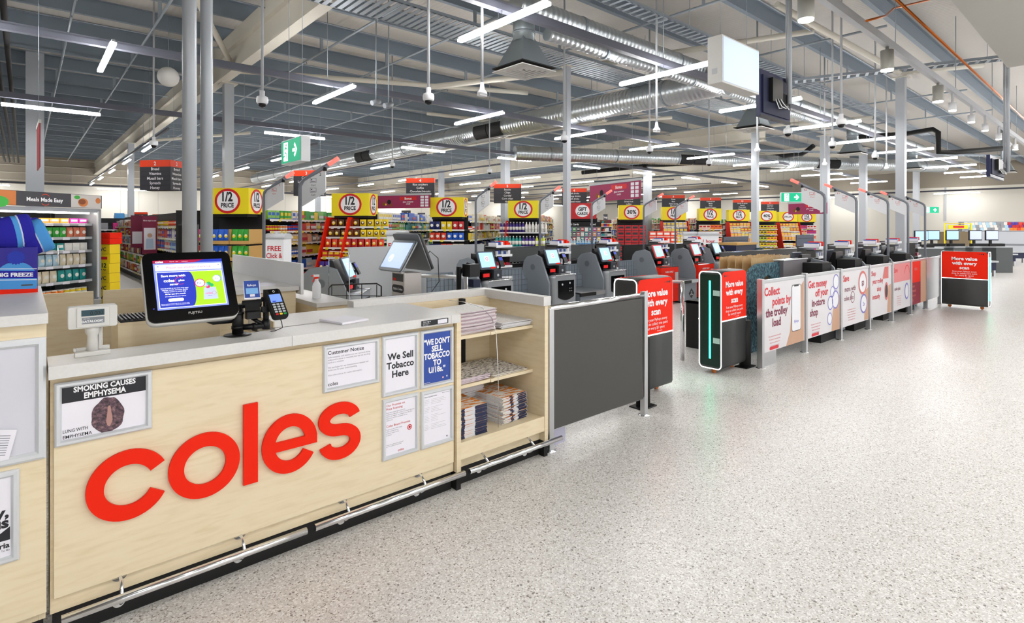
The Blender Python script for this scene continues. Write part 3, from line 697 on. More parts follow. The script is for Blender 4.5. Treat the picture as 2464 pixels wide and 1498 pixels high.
# --- payment terminal on its arm
t = thing('payment_terminal', 'black card payment terminal with coloured keys on a swing arm beside the touch screen', 'payment terminal', (.835, 2.68, 1.008))
b = MB().tube([(-.093, .02, .035), (-.05, .008, .035), (0, 0, .035), (.012, 0, .035)], .0135, BLACK, 12).cyl((-.055, .0, .035), (-.035, 0, .035), .018, BLACK, 14)
b.cyl((.005, 0, .018), (.005, 0, .20), .013, BLACK, 14); b.cyl((.005, 0, .018), (.005, 0, .06), .018, BLACK, 14); b.box(-.02, .02, -.03, 0, .10, .125, BLACK)
obj('swing_arm', b, t)
T2 = Matrix.Translation((.036, -.045, .135)) @ Matrix.Rotation(.18, 4, 'Z') @ Matrix.Rotation(-.62, 4, 'X')
b = MB(); b.M = T2; plate(b, .070, .150, .014, -.010, .014, BLACK); plate(b, .074, .154, .016, -.004, .010, BLACKM); b.box(-.022, .022, -.012, -.009, .052, .072, GLOSSB)
b.ring((0, -.0125, .060), X_, Z_, .004, .0055, INKW, 14)
obj('body', b, t)
b = MB(); b.M = T2; b.box(-.027, .027, -.0115, -.010, .004, .046, sc('terminal_screen', '#6f8fd8', .5)); b.box(-.02, -.004, -.012, -.0115, .006, .012, SB); obj('display', b, t)
kb = []
for r in range(5):
    for c in range(3):
        b = MB(); b.M = T2; m_ = [mat('key_red', '#c0202a', .4), mat('key_yellow', '#e3c22a', .4), mat('key_green', '#1f9a4a', .4)][c] if r == 4 else LGREY
        x = -.019+c*.019; z = -.008-r*.0125; plate(b, .0135, .008, .002, -.0135, -.010, m_, (x, z)); obj('key', b, t)
obj('stylus_hook', MB().tube([(.06, -.02, .07), (.066, -.03, .045), (.066, -.04, .022), (.03, -.045, .012), (.012, -.04, .012)], .002, BLACK, 6), t)
t = thing('card_reader_cradle', 'small clear holder with a blue leaflet card standing left of the payment terminal', 'card holder', (.765, 2.70, 1.10))
b = MB(); b.M = Matrix.Translation((.01, -.03, .11)) @ Matrix.Rotation(-.15, 4, 'Z') @ Matrix.Rotation(-.6, 4, 'X')
b.box(-.034, .034, -.003, .003, -.045, .045, PAPER); b.box(-.031, .031, -.0045, -.003, -.038, .048, BLUE); b.box(-.025, .025, -.005, -.0045, -.02, .01, SLB if 0 else mat('card_light_blue', '#7fb5e8', .5)); b.text('flybuys', (0, -.0052, .02), X_, Z_, .014, INKW, 'C', .02)
b.box(-.01, .01, -.0052, -.0045, -.034, -.022, PAPER)
obj('leaflet_card', b, t)
b = MB(); b.M = Matrix.Translation((.01, -.025, .065)) @ Matrix.Rotation(-.15, 4, 'Z') @ Matrix.Rotation(-.6, 4, 'X'); b.box(-.04, .04, -.012, .014, -.03, -.005, BLACK); b.box(-.03, .03, -.016, .0, -.06, -.03, BLACK); obj('cradle', b, t)
b = MB().tube([(.02, .0, .02), (.03, -.005, .05), (.075, -.018, .07)], .011, BLACK, 8); b.box(-.01, .05, -.03, .01, -.02, .015, BLACK); b.cyl((.02, 0, -.02), (.06, -.02, -.05), .009, BLACK, 8); obj('bracket', b, t)
# --- customer pole display
t = thing('customer_display', 'light grey customer display with black digits at the counter\'s left end', 'customer display', (.195, 2.655, 1.008))
b = MB().box(-.055, .055, -.022, .018, .0, .018, OFFW); b.box(-.058, -.05, .0, .024, .018, .03, OFFW); b.box(-.05, .055, .018, .024, .0, .03, OFFW); obj('foot', b, t, bev=.003)
b = MB().lathe([(.019, .016), (.017, .06), (.016, .075), (.024, .09), (.024, .112)], OFFW, 8); b.box(.02, .028, .01, .02, .02, .1, OFFW); obj('stem', b, t)
b = MB(); plate(b, .150, .082, .008, -.030, .022, OFFW, (0, .150)); plate(b, .10, .074, .004, -.034, -.030, OFFW, (0, .150)); obj('head', b, t, bev=.002)
b = MB(); b.box(-.036, .034, -.0352, -.0342, .155, .178, mat('lcd_teal', '#274650', .3)); b.text('0.000', (.029, -.0356, .158), X_, Z_, .021, BLACK, 'R', .0, None, .85); obj('readout', b, t)
b = MB(); b.box(-.034, .034, -.0352, -.0342, .126, .150, MGREY); b.text('DATALOGIC', (.030, -.0356, .131), X_, Z_, .0115, INKW, 'R', .03); b.text('MAX 15 kg', (-.03, -.0356, .144), X_, Z_, .004, INKW, 'L'); obj('maker_label', b, t)
# --- loose papers, little plinth
b = MB().box(-.075, .09, -.09, .1, 0, .010, PAPER); b.box(-.07, .088, -.085, .095, .010, .0105, PAPER)
single('paper_pad', b, 'blank white pad of paper on the worktop above the customer notice', 'paper', (1.245, 2.74, 1.009), .22)
single('cable_cover', MB().box(0, .006, 0, .36, 0, .030, WOOD).box(.0, .42, -.006, 0, 0, .0, WOOD), 'low birch upstand at the step of the worktop', 'upstand', (.905, 2.78, 1.009))
t = thing('heater_cabinet', 'low birch cupboard with a slotted black grille top behind the ledge', 'cupboard', (.5, 3.0, 0))
K('body', MB().box(.30, .70, 2.9, 3.14, 0.0, 1.085, WOOD), bev=.001)
b = MB().box(.31, .69, 2.905, 3.13, 1.085, 1.09, BLACKM)
for k in range(26): b.box(.315+k*.0145, .321+k*.0145, 2.91, 3.12, 1.09, 1.098, BLACK)
K('grille', b)
# ================================================================ rear service desk and partitions
def partition(x0, x1, y, z, label, th=.03):
    single('partition_panel', MB().box(0, x1-x0, 0, th, 0, z, WOOD), label, 'partition', (x0, y, 0), bev=.001)
partition(-.25, .40, 5.36, 1.0, 'birch partition panel behind the weighing display, left of the gap')
partition(.46, .80, 5.36, 1.0, 'birch partition panel between the weighing display and touch screen')
single('partition_post', MB().box(0, .045, 0, .04, 0, .93, LGREY), 'grey post between the two birch partitions', 'post', (.408, 5.4, 0))
t = thing('rear_service_desk', 'birch service desk with grey top and tall white screen behind the touch screen', 'counter', (1.4, 5.2, 0))
K('carcass', MB().box(.90, 1.72, 4.72, 6.6, 0, .965, WOOD), bev=.002)
K('worktop', MB().box(.88, 1.735, 4.68, 6.62, .965, 1.0, TOP), bev=.002)
K('white_screen', MB().box(1.74, 1.765, 4.66, 6.7, .93, 1.19, WHITE), bev=.002)
K('edge_trim', MB().cyl((1.3, 5.2, 1.012), (1.62, 6.4, 1.012), .012, MGREY, 8))
b = MB()
for k in range(4): b.box(-.12+.01*k, .14+.008*k, -.1+.01*k, .1-.01*k, .003*k, .003*k+.0025, PAPER)
single('paper_stack', b, 'white papers lying on the rear service desk', 'papers', (1.45, 4.95, 1.0), .3)
t = thing('spray_bottle', 'white spray bottle with red collar beside the rear service desk', 'spray bottle', (1.90, 4.72, .88))
obj('bottle', MB().lathe([(.034, 0), (.036, .004), (.036, .105), (.030, .125), (.015, .15), (.014, .17)], WHITE, 16), t)
obj('collar', MB().cyl((0, 0, .17), (0, 0, .185), .017, RED, 14), t)
obj('trigger_head', MB().box(-.03, .02, -.01, .01, .185, .205, WHITE).box(-.045, -.03, -.006, .006, .19, .2, RED).prism([(-.02, -.004, .185), (-.012, -.004, .185), (-.03, -.004, .14), (-.036, -.004, .145)], (0, .008, 0), RED), t)
t = thing('low_service_shelf', 'low birch cabinet with grey top between rear desk and machine', 'cabinet', (1.95, 4.8, 0))
K('carcass', MB().box(1.78, 2.06, 4.42, 5.5, 0, .845, WOOD), bev=.001); K('worktop', MB().box(1.77, 2.07, 4.40, 5.52, .845, .88, TOP), bev=.002)
single('partition_wall', MB().box(0, .92, 0, .03, 0, .81, WOOD).box(-.0, .93, -.01, .05, .81, .83, WOOD), 'low birch wall with pale capping behind the worktop', 'partition', (2.09, 4.35, 0))
t = thing('acrylic_shield', 'clear acrylic screen with rounded corner standing on the low birch cabinet', 'screen', (2.06, 4.42, .88))
b = MB(); P = [(0, 0), (.42, 0), (.42, .36), (.41, .39), (.38, .40), (0, .40)]
b.prism([(0, x, z) for x, z in P], (.004, 0, 0), GLASS); obj('sheet', b, t)
obj('edge', MB().tube([(0, 0, 0), (0, 0, .38), (0, .02, .4), (0, .4, .4)], .003, INKW, 6), t)
# dark monitor back behind round columns
t = thing('monitor_back', 'tall plain black monitor back standing behind the touch screen', 'monitor', (1.0, 5.0, 1.0))
p0 = at(428, 540, 5.2); p1 = at(472, 540, 5.1)
t.location = (p0.x, p0.y, 1.0)
d = (p1-p0); d.z = 0; L_ = d.length; t.rotation_euler = (0, 0, math.atan2(d.y, d.x))
obj('case', MB().box(0, L_, 0, .03, .24, .52, DGREY).box(.01, L_-.01, -.004, 0, .25, .51, BLACKM), t, bev=.003); obj('stand', MB().tube([(L_*.5, .03, .36), (L_*.9, .1, .33), (L_*1.2, .12, .3), (L_*1.2, .12, 0.0)], .014, BLACK, 8), t)
# ================================================================ self checkouts
def scan_machine(label, red=False, screen=SLB):
    t = thing('self_checkout', label, 'self checkout')
    side = mat('machine_grey', '#8f979f', .4, .2)
    P = [(0, 0)]+[(.60, 0), (.60, .62), (.42, 1.02), (.30, 1.06)]+[(.10+.0, 1.02), (.03, .95), (0, .84)]
    P = [(.66-x, z) for x, z in P]        # local y: 0 = front
    b = MB(); b.prism([(0, y_, z) for y_, z in P], (.035, 0, 0), side)
    obj('side_panel', b, t, bev=.004)
    obj('speaker_grille', MB().cyl((-.003, .42, .86), (.001, .42, .86), .052, MGREY, 22).cyl((-.004, .42, .86), (-.002, .42, .86), .045, mat('grille_grey', '#6c747c', .6), 22), t)
    cab = RED if red else mat('machine_silver', '#a3a8ae', .35, .35)
    b = MB().box(.035, .52, .30, .64, 0, .74, BLACKM).box(.035, .36, .36, .60, .74, 1.02, BLACKM); obj('column_body', b, t, bev=.003)
    # slanted black fascia
    b = MB().prism([(.04, .16, .76), (.04, .30, 1.12), (.04, .34, 1.12), (.04, .34, .76)], (.30, 0, 0), BLACK); obj('fascia', b, t)
    b = MB(); b.M = Matrix.Translation((.19, .17, 1.02)) @ Matrix.Rotation(-.38, 4, 'X')
    plate(b, .30, .27, .02, -.012, .014, mat('machine_bezel', '#454d58', .3) if not red else mat('red_bezel', '#d84a4a', .4)); obj('monitor', b, t)
    b = MB(); b.M = Matrix.Translation((.19, .17, 1.02)) @ Matrix.Rotation(-.38, 4, 'X')
    b.box(-.125, .125, -.014, -.012, -.105, .115, screen); b.box(-.035, .035, -.015, -.014, -.02, .06, SW); b.ring((0, -.0155, .02), X_, Z_, .016, .024, SM, 18); b.box(.03, .12, -.0165, -.014, -.125, -.100, RED)
    obj('screen', b, t)
    b = MB().box(.07, .25, .12, .2, .76, .86, GLOSSB); b.box(.09, .20, .115, .12, .79, .84, mat('scanner_red', '#a01818', .3, emit=.4)); obj('scanner', b, t)
    b = MB().box(.27, .42, .10, .22, .76, .885, mat('machine_charcoal', '#3b4047', .4)); b.cyl((.34, .098, .81), (.34, .09, .81), .02, LGREY, 12); obj('receipt_printer', b, t, bev=.006)
    b = MB(); b.M = Matrix.Translation((.43, .14, 1.0)) @ Matrix.Rotation(-.5, 4, 'X'); b.box(-.04, .04, -.012, .012, -.08, .08, BLACK); b.box(-.03, .03, -.014, -.012, .01, .06, SB); b.M = None; b.cyl((.43, .16, .76), (.43, .16, .98), .014, BLACK, 8); obj('payment_terminal', b, t)
    if not red:
        P = rrect(.44, .7, .03)
        b = MB(); plate(b, .46, .74, .05, .0, .30, cab, (.31, .37)); obj('cash_cabinet', b, t)
        b = MB(); b.prism([(x+.31, -.006, z) for x, z in [(-.17, .66), (.19, .66), (.19, .40)]+[(.19-.36*k/10, .40-.05*math.sin(PI*k/10)) for k in range(1, 10)]+[(-.17, .40)]], (0, .006, 0), GLOSSB); obj('coin_panel', b, t)
        b = MB()
        for q in ((.23, .60), (.40, .615), (.40, .53), (.44, .53), (.40, .49), (.44, .49)): b.cyl((q[0], -.007, q[1]), (q[0], -.012, q[1]), .016 if q[1] > .58 else .007, LGREY, 10)
        obj('coin_slot', b, t)
        b = MB(); plate(b, .14, .40, .03, -.003, .0, mat('machine_door', '#999ea5', .4), (.41, .17)); obj('cabinet_door', b, t)
        obj('top_rim', MB().tube([(.08, -.01, .745), (.31, -.012, .75), (.53, -.01, .745), (.545, .1, .745), (.53, .28, .745)], .008, CHROME, 6), t)
    else:
        b = MB().box(.02, .62, .0, .30, .06, .72, RED)
        for k in range(5): b.box(.0, .62, -.003, 0, .3+k*.08, .303+k*.08, DRED)
        b.box(.50, .60, -.004, 0, .45, .62, LGREY); b.text('CARDS ONLY', (.3, -.004, .62), X_, Z_, .045, INKW, 'C', .02); obj('red_cladding', b, t)
        obj('hook_rail', MB().box(0, .62, 0, .02, .72, .735, CHROME), t)
    # bagging scale on the left
    b = MB().box(-.62, -.02, .02, .56, .03, .40, side); b.box(-.62, -.02, .04, .54, 0, .03, BLACKM); obj('scale_base', b, t, bev=.004)
    b = MB().box(-.64, -.01, .0, .58, .425, .44, STEEL); b.box(-.64, -.01, .0, .02, .37, .425, BLACKM if not red else GLOSSB); b.box(-.25, -.01, -.004, .01, .37, .43, STEEL); obj('scale_plate', b, t)
    b = MB(); P = [(-.60, .46), (-.04, .46), (-.04, .66), (-.12, .72), (-.16, .86), (-.60, .86)]
    b.prism([(x, .50, z) for x, z in P], (0, .006, 0), mat('smoked_acrylic', '#8d99a5', .3, alpha=.75)); obj('bag_guard', b, t)
    b = MB()
    for k in range(5): b.tube([(-.60, .49, .50+k*.085), (-.05-(.1 if k > 2 else 0), .49, .50+k*.085)], .0022, DGREY, 4)
    for k in range(7): b.tube([(-.59+k*.07, .49, .46), (-.59+k*.07, .49, .84)], .0022, DGREY, 4)
    obj('wire_mesh', b, t)
    b = MB().prism([(-.33, .018, .16), (-.23, .018, .26), (-.13, .018, .16), (-.23, .018, .06)], (0, -.003, 0), BLACK); b.M = None
    for k, q in enumerate(('NO', 'BAG', 'NO TAX')): b.text(q, (-.23, .0145, .185-k*.03), X_, Z_, .028, INKW, 'C', .03, .12)
    obj('warning_label', b, t)
    return t
lab = ['grey self checkout nearest the chrome barrier, first of the three grey ones', 'grey self checkout in the middle of the three grey ones', 'grey self checkout, last grey one before the red clad machines', 'red clad self checkout, nearer of the two red ones', 'red clad self checkout, farther of the two red ones']
mg_ = scan_machine(lab[0]); mg_.location = (4.72, 5.95, 0)
dup(mg_, (6.05, 5.95, 0), 0, lab[1]); dup(mg_, (7.35, 5.95, 0), 0, lab[2])
mr_ = scan_machine(lab[3], True); mr_.location = (8.95, 5.95, 0); dup(mr_, (10.3, 5.95, 0), 0, lab[4])
dup(mg_, (11.25, 6.0, 0), 0, 'grey bagging machine seen between the two scan gates')
p = at(862, 700, 6.2); o = dup(mg_, (p.x, p.y, 0), .855, 'grey rounded self checkout seen side on behind the acrylic screen')
for c in [c for c in bpy.data.objects if c.parent == o and c.name.split('.')[0] in ('scale_base', 'scale_plate', 'bag_guard', 'wire_mesh', 'warning_label')]: bpy.data.objects.remove(c)
for k, (x, y_) in enumerate(((8.2, 3.35), (9.45, 3.35), (10.8, 3.35), (12.1, 3.35))):
    o = dup(mg_, (x, y_, 0), PI, 'grey self checkout backing onto the advert barrier, number %s from the bag stand' % ['one', 'two', 'three', 'four'][k])
# impulse racks
def rack(label):
    t = thing('snack_rack', label, 'rack')
    obj('rack_frame', MB().box(0, .32, .26, .29, 0, 1.22, DGREY).box(0, .01, .04, .29, 0, 1.15, DGREY).box(.31, .32, .04, .29, 0, 1.15, DGREY), t)
    rr = random.Random(4)
    for k, z in enumerate((.55, .72, .89, 1.06, 1.2)):
        b = MB().box(0, .32, .0, .27, z-.012, z, LGREY); b.box(0, .32, -.01, .0, z-.02, z+.018, WHITE)
        obj('rack_tray', b, t)
        b = MB(); pal = [(RED, YEL, DRED, CARDB), (RED, PAPER, BLUE, YEL), (mat('teal_pack', '#1f8d86', .5), PAPER, DRED, RED), (PAPER, BLUE, LGREY, PAPER), (PAPER, RED, BLUE, PAPER)][k]
        for i in range(6): b.box(.012+i*.05, .052+i*.05, .01+.01*(i % 2), .2, z+.001, z+.05+.03*rr.random(), pal[rr.randrange(4)])
        o = obj('snack_packets', b, t); o['kind'] = 'stuff'
    return t
RL = ['snack rack right of the first grey self checkout', 'snack rack right of the second grey self checkout', 'snack rack right of the third grey self checkout', 'snack rack right of the nearer red self checkout', 'snack rack right of the farther red self checkout', 'snack rack behind the advert barrier by lane sign 12', 'snack rack behind the advert barrier by lane sign 11', 'snack rack behind the advert barrier by lane sign 10', 'snack rack behind the advert barrier by lane sign 9', 'snack rack behind the advert barrier by lane sign 8']
r0 = rack(RL[0]); r0.location = (5.36, 6.45, 0)
for k, (x, y_, a) in enumerate(((6.7, 6.45, 0), (8.0, 6.45, 0), (9.7, 6.45, 0), (11.1, 6.5, 0), (8.55, 3.05, .4), (9.75, 3.05, .4), (11.15, 3.05, .4), (12.45, 3.05, .4), (13.9, 3.05, .4))): dup(r0, (x, y_, 0), a-.35 if k > 3 else a, ' '.join(RL[k+1].replace('12','twelve').replace('11','eleven').replace('10','ten').replace('sign 9','sign nine').replace('sign 8','sign eight').split()))
# ---------------------------------------------------------------- lane signs
def lane_sign(num, x, y_, dirx, diry, lines_, left=True, inkm=None):
    t = thing('lane_sign', 'lane sign %s, white blade with red tip, %s' % ({'1': 'one', '2': 'two', '3': 'three', '4': 'four', '5': 'five', '6': 'six', '7': 'seven', '8': 'eight', '9': 'nine', '10': 'ten', '11': 'eleven', '12': 'twelve'}[num], 'leaning right over the self checkouts' if dirx > 0 else 'leaning left behind the advert barrier'), 'lane sign', (x, y_, 0))
    a = math.atan2(diry, dirx); t.rotation_euler = (0, 0, a)
    PG = mat('lane_pole_grey', '#7d828b', .4, .2); L = .43
    obj('pole', MB().tube([(0, 0, .0), (0, 0, 1.88), (.012, 0, 1.93), (.05, 0, 1.965), (L*.78, 0, 2.115)], .019, PG, 12), t)
    obj('lamp_tip', MB().tube([(L*.76, 0, 2.11), (L, 0, 2.165)], .021, mat('lamp_tip_red', '#ff5b52', .3, emit=.6), 12), t)
    obj('camera_pod', MB().cyl((L*.66, 0, 2.045), (L*.66, 0, 2.085), .02, BLACK, 10), t)
    BL = mat('lane_blade', '#dfe1e4', .4)
    b = MB().prism([(.022, -.006, 1.90), (.06, -.006, 1.955), (L*.68, -.006, 2.06), (L*.68, -.006, 1.84), (.022, -.006, 1.70)], (0, .012, 0), BL)
    im = inkm or INK
    for s_, yy in ((1, -.0065), (-1, .0065)):
        r_ = (s_, 0, 0)
        b.text(num, (.235 if s_ > 0 else .24, yy, 2.0), r_, Z_, .042, im, 'C', .01)
        for q, zc in enumerate(((1.955, 1.915), (1.86, 1.82))[:len(lines_)]):
            cz = zc[0]; b.box(.12, .19, yy-.0002, yy+.0002, cz-.022, cz+.022, im); b.box(.123, .187, yy-.0005, yy+.0005, cz-.019, cz+.019, BL)
            b.box(.13, .145, yy-.0007, yy+.0007, cz+.002, cz+.012, im); b.box(.13, .18, yy-.0007, yy+.0007, cz-.012, cz-.008, im)
            b.text(lines_[q], (.155, yy-.0002*s_, zc[1]-.015), r_, Z_, .026, im, 'C', .0)
    obj('blade', b, t)
    return t
p = at(635, 600, 6.9); lane_sign('1', p.x, p.y, .55, -.84, ('Card',), inkm=INKR)
p = at(722, 600, 5.5); lane_sign('2', p.x, p.y, .55, -.84, ('Card', 'Cash'))
for n_, px, yy, ls in (('3', 1145, 6.75, ('Card', 'Cash')), ('4', 1299, 6.8, ('Card', 'Cash')), ('5', 1424, 6.85, ('Card', 'Cash')), ('6', 1549, 6.8, ('Card',)), ('7', 1625, 6.8, ('Card',))):
    p = onY(px, 500, yy); lane_sign(n_, p.x, p.y, .12, -.99, ls, inkm=INKR if n_ in '67' else INK)
for n_, px, yy in (('12', 1985, 2.84), ('11', 2061, 2.84), ('10', 2137, 2.84), ('9', 2185, 2.84), ('8', 2226, 2.84)):
    p = onY(px, 500, yy); lane_sign(n_, p.x, p.y, -.12, .99, ('Card',), inkm=INKR)
# ---------------------------------------------------------------- click and collect kiosk
t = thing('collection_kiosk', 'silver kiosk with a tilted tablet and a Click and Collect badge', 'kiosk', (2.3, 4.0, 0))
T3 = Matrix.Translation((2.27, 3.98, 1.265)) @ Matrix.Rotation(-PI/2, 4, 'Z') @ Matrix.Rotation(-.55, 4, 'X')
b = MB(); b.M = T3; plate(b, .36, .28, .02, -.010, .014, mat('tablet_edge', '#3a4a55', .3)); plate(b, .364, .284, .022, .0, .01, LGREY); K('tablet', b)
b = MB(); b.M = T3; b.box(-.155, .155, -.012, -.010, -.115, .115, LAV if 0 else sc('kiosk_screen', '#9db4ee', .8)); b.disc((-.06, -.0125, -.03), X_, Z_, .035, SW, 16); b.disc((-.07, -.013, -.045), X_, Z_, .012, SLB, 10); K('tablet_screen', b)
T4 = Matrix.Translation((2.42, 3.98, 1.30)) @ Matrix.Rotation(PI/2, 4, 'Z') @ Matrix.Rotation(-.40, 4, 'X')
b = MB(); b.M = T4; plate(b, .40, .32, .02, -.010, .025, BLACK); plate(b, .404, .324, .022, .018, .026, MGREY); K('rear_monitor', b)
b = MB().box(2.26, 2.42, 3.86, 4.06, 0, 1.13, mat('kiosk_silver', '#c9c3c0', .35, .4)); K('pedestal', b, bev=.006)
b = MB(); fx = 2.2595
b.add([(fx, 4.045, 1.06), (fx, 3.875, 1.06), (fx, 3.875, 1.12), (fx, 4.045, 1.12)], [(0, 1, 2, 3)], DGREY); b.add([(fx-.001, 4.03, 1.065), (fx-.001, 3.99, 1.065), (fx-.001, 3.99, 1.085), (fx-.001, 4.03, 1.085)], [(0, 1, 2, 3)], RED)
P = rrect(.185, .062, .03); b.add([(fx, 3.96-x, 1.0+z) for x, z in P], [tuple(range(len(P)))], INK); b.text('Click & Collect', (fx-.001, 3.96, .99), -Y_, Z_, .026, INKW, 'C', .02, .15)
K('badge', b)
b = MB(); b.box(2.12, 2.36, 3.78, 4.05, .80, .94, BLACK); K('scanner_box', b, bev=.01)
b = MB(); b.add([(2.119, 4.03, .82), (2.119, 3.82, .82), (2.119, 3.82, .93), (2.119, 4.03, .93)], [(0, 1, 2, 3)], mat('scanner_window', '#4a3838', .1)); b.add([(2.118, 3.95, .90), (2.118, 3.88, .90), (2.118, 3.88, .922), (2.118, 3.95, .922)], [(0, 1, 2, 3)], mat('scan_red_glow', '#ff2038', .4, emit=1.5)); b.add([(2.118, 3.935, .89), (2.118, 3.895, .89), (2.118, 3.915, .865)], [(0, 1, 2)], STX); K('scanner_window', b)
b = MB().tube([(2.45, 3.9, 1.2), (2.5, 3.86, 1.3), (2.56, 3.83, 1.24), (2.55, 3.8, 1.05), (2.46, 3.8, .95), (2.6, 3.74, .9)], .004, BLACK, 6); K('cable', b)
b = MB().cyl((2.62, 3.62, 0), (2.62, 3.62, 1.18), .022, BLACK, 12); b.tube([(2.62, 3.62, 1.12), (2.68, 3.58, 1.2), (2.72, 3.55, 1.18)], .016, BLACK, 8); b.box(2.64, 2.74, 3.50, 3.6, 1.10, 1.2, BLACK); b.box(2.66, 2.73, 3.48, 3.55, 1.02, 1.08, NAVY); b.box(2.52, 2.66, 3.6, 3.75, 0.0, .93, BLACK); K('terminal_post', b)
t = thing('label_printer', 'small silver label printer with a display, right of the kiosk', 'printer', (2.72, 3.55, 0))
K('body', MB().box(2.66, 2.84, 3.46, 3.66, .0, .90, LGREY).prism([(2.66, 3.46, .90), (2.66, 3.66, .90), (2.66, 3.66, .955), (2.66, 3.50, .955)], (.18, 0, 0), STEEL), bev=.008)
b = MB().box(2.652, 2.66, 3.56, 3.66, .89, .94, LGREY); b.box(2.651, 2.652, 3.575, 3.63, .905, .93, mat('lcd_teal', '#274650', .3)); K('control_panel', b)
# chrome guard rails
def guard(label, p0, p1, z, z2=None):
    t = thing('guard_rail', label, 'rail', (p0[0], p0[1], 0))
    K('top_rail', MB().cyl((p0[0], p0[1], z), (p1[0], p1[1], z), .019, STEEL, 12), t)
    K('post', MB().cyl((p0[0], p0[1], 0), (p0[0], p0[1], z+.01), .022, CHROME, 12), t); K('post', MB().cyl((p1[0], p1[1], 0), (p1[0], p1[1], z+.01), .022, CHROME, 12), t)
    if z2: K('lower_rail', MB().cyl((p0[0], p0[1], z2), (p1[0], p1[1], z2), .010, STEEL, 8), t)
guard('brushed steel guard rail right of the kiosk', (3.05, 5.1), (3.38, 4.55), .985)
guard('brushed steel rail running between the scan gates and the red machines', (5.2, 3.95), (5.55, 3.4), .88)
single('floor_seam', MB().box(0, 1.0, 0, .02, 0, .003, STEEL), 'thin steel threshold strip on the floor between the scan gates', 'floor strip', (5.5, 5.0, 0), -.55)
# low dividers behind the machines
DVG = mat('dark_divider', '#55595a', .5)
def divider(x0, x1, y_, z0, z1, m, label, cap=True):
    t = thing('divider_panel', label, 'divider', (x0, y_, 0))
    obj('panel', MB().box(0, x1-x0, 0, .04, z0, z1, m), t)
    if cap: obj('capping', MB().box(0, x1-x0, -.01, .05, z1, z1+.015, CHROME), t)
    obj('leg', MB().box(.02, .06, .0, .04, 0, z0, GALV), t); obj('leg', MB().box(x1-x0-.06, x1-x0-.02, .0, .04, 0, z0, GALV), t)
divider(3.4, 5.8, 7.3, .1, 1.21, mat('pale_divider', '#c3c6ca', .5), 'pale grey low divider wall behind the first self checkout', False)
divider(5.9, 9.9, 7.6, .85, 1.12, DVG, 'dark grey low divider behind the grey self checkouts')
divider(5.9, 9.9, 7.75, .12, .80, BLACKM, 'black lower divider behind the grey self checkouts')
divider(10.0, 13.4, 7.6, .4, 1.08, BLACKM, 'black low divider behind the red self checkouts')
divider(8.7, 12.3, 4.6, .2, 1.06, DGREY, 'dark grey divider with bright capping behind the paper bags')
MESHP = mat('perforated_navy', '#3a4152', .5)
for x, lb in ((12.4, 'dark perforated panel behind the pale square column'), (16.6, 'dark perforated panel beyond lane sign 12')):
    b = MB().box(0, 1.25, 0, .03, .3, 1.26, MESHP); b.box(0, .03, 0, .03, 0, .3, MESHP); b.box(1.22, 1.25, 0, .03, 0, .3, MESHP)
    for i in range(20): b.box(.06+i*.058, .085+i*.058, -.002, 0, 1.15, 1.17, BLACKM)
    single('perforated_panel', b, lb, 'panel', (x, 6.5, 0))
# ---------------------------------------------------------------- grey barrier
t = thing('barrier_panel', 'plain dark grey barrier panel in a chrome frame right of the magazine shelves', 'barrier', (2.65, 2.61, 0))
K('panel', MB().box(2.655, 3.66, 2.600, 2.62, .14, .935, DGREY))
K('top_rail', MB().cyl((2.63, 2.61, .955), (3.70, 2.61, .955), .021, CHROME, 18))
for x in (2.635, 3.70): K('post', MB().box(x-.022, x+.022, 2.588, 2.632, 0, .985 if x > 3 else .955, STEEL), bev=.003)
for x in (2.635, 3.70): K('foot_flange', MB().lathe([(.045, 0), (.045, .006), (.02, .012), (.02, .03)], CHROME, 16, (x, 2.61, 0)))
K('bottom_rail', MB().cyl((2.65, 2.61, .14), (3.68, 2.61, .14), .009, CHROME, 8))
single('kick_box', MB().box(0, .16, 0, .05, 0, .13, mat('lilac_metal', '#b9b7cc', .4, .3)), 'small pale metal box on the floor under the grey barrier', 'box', (2.68, 2.66, 0))
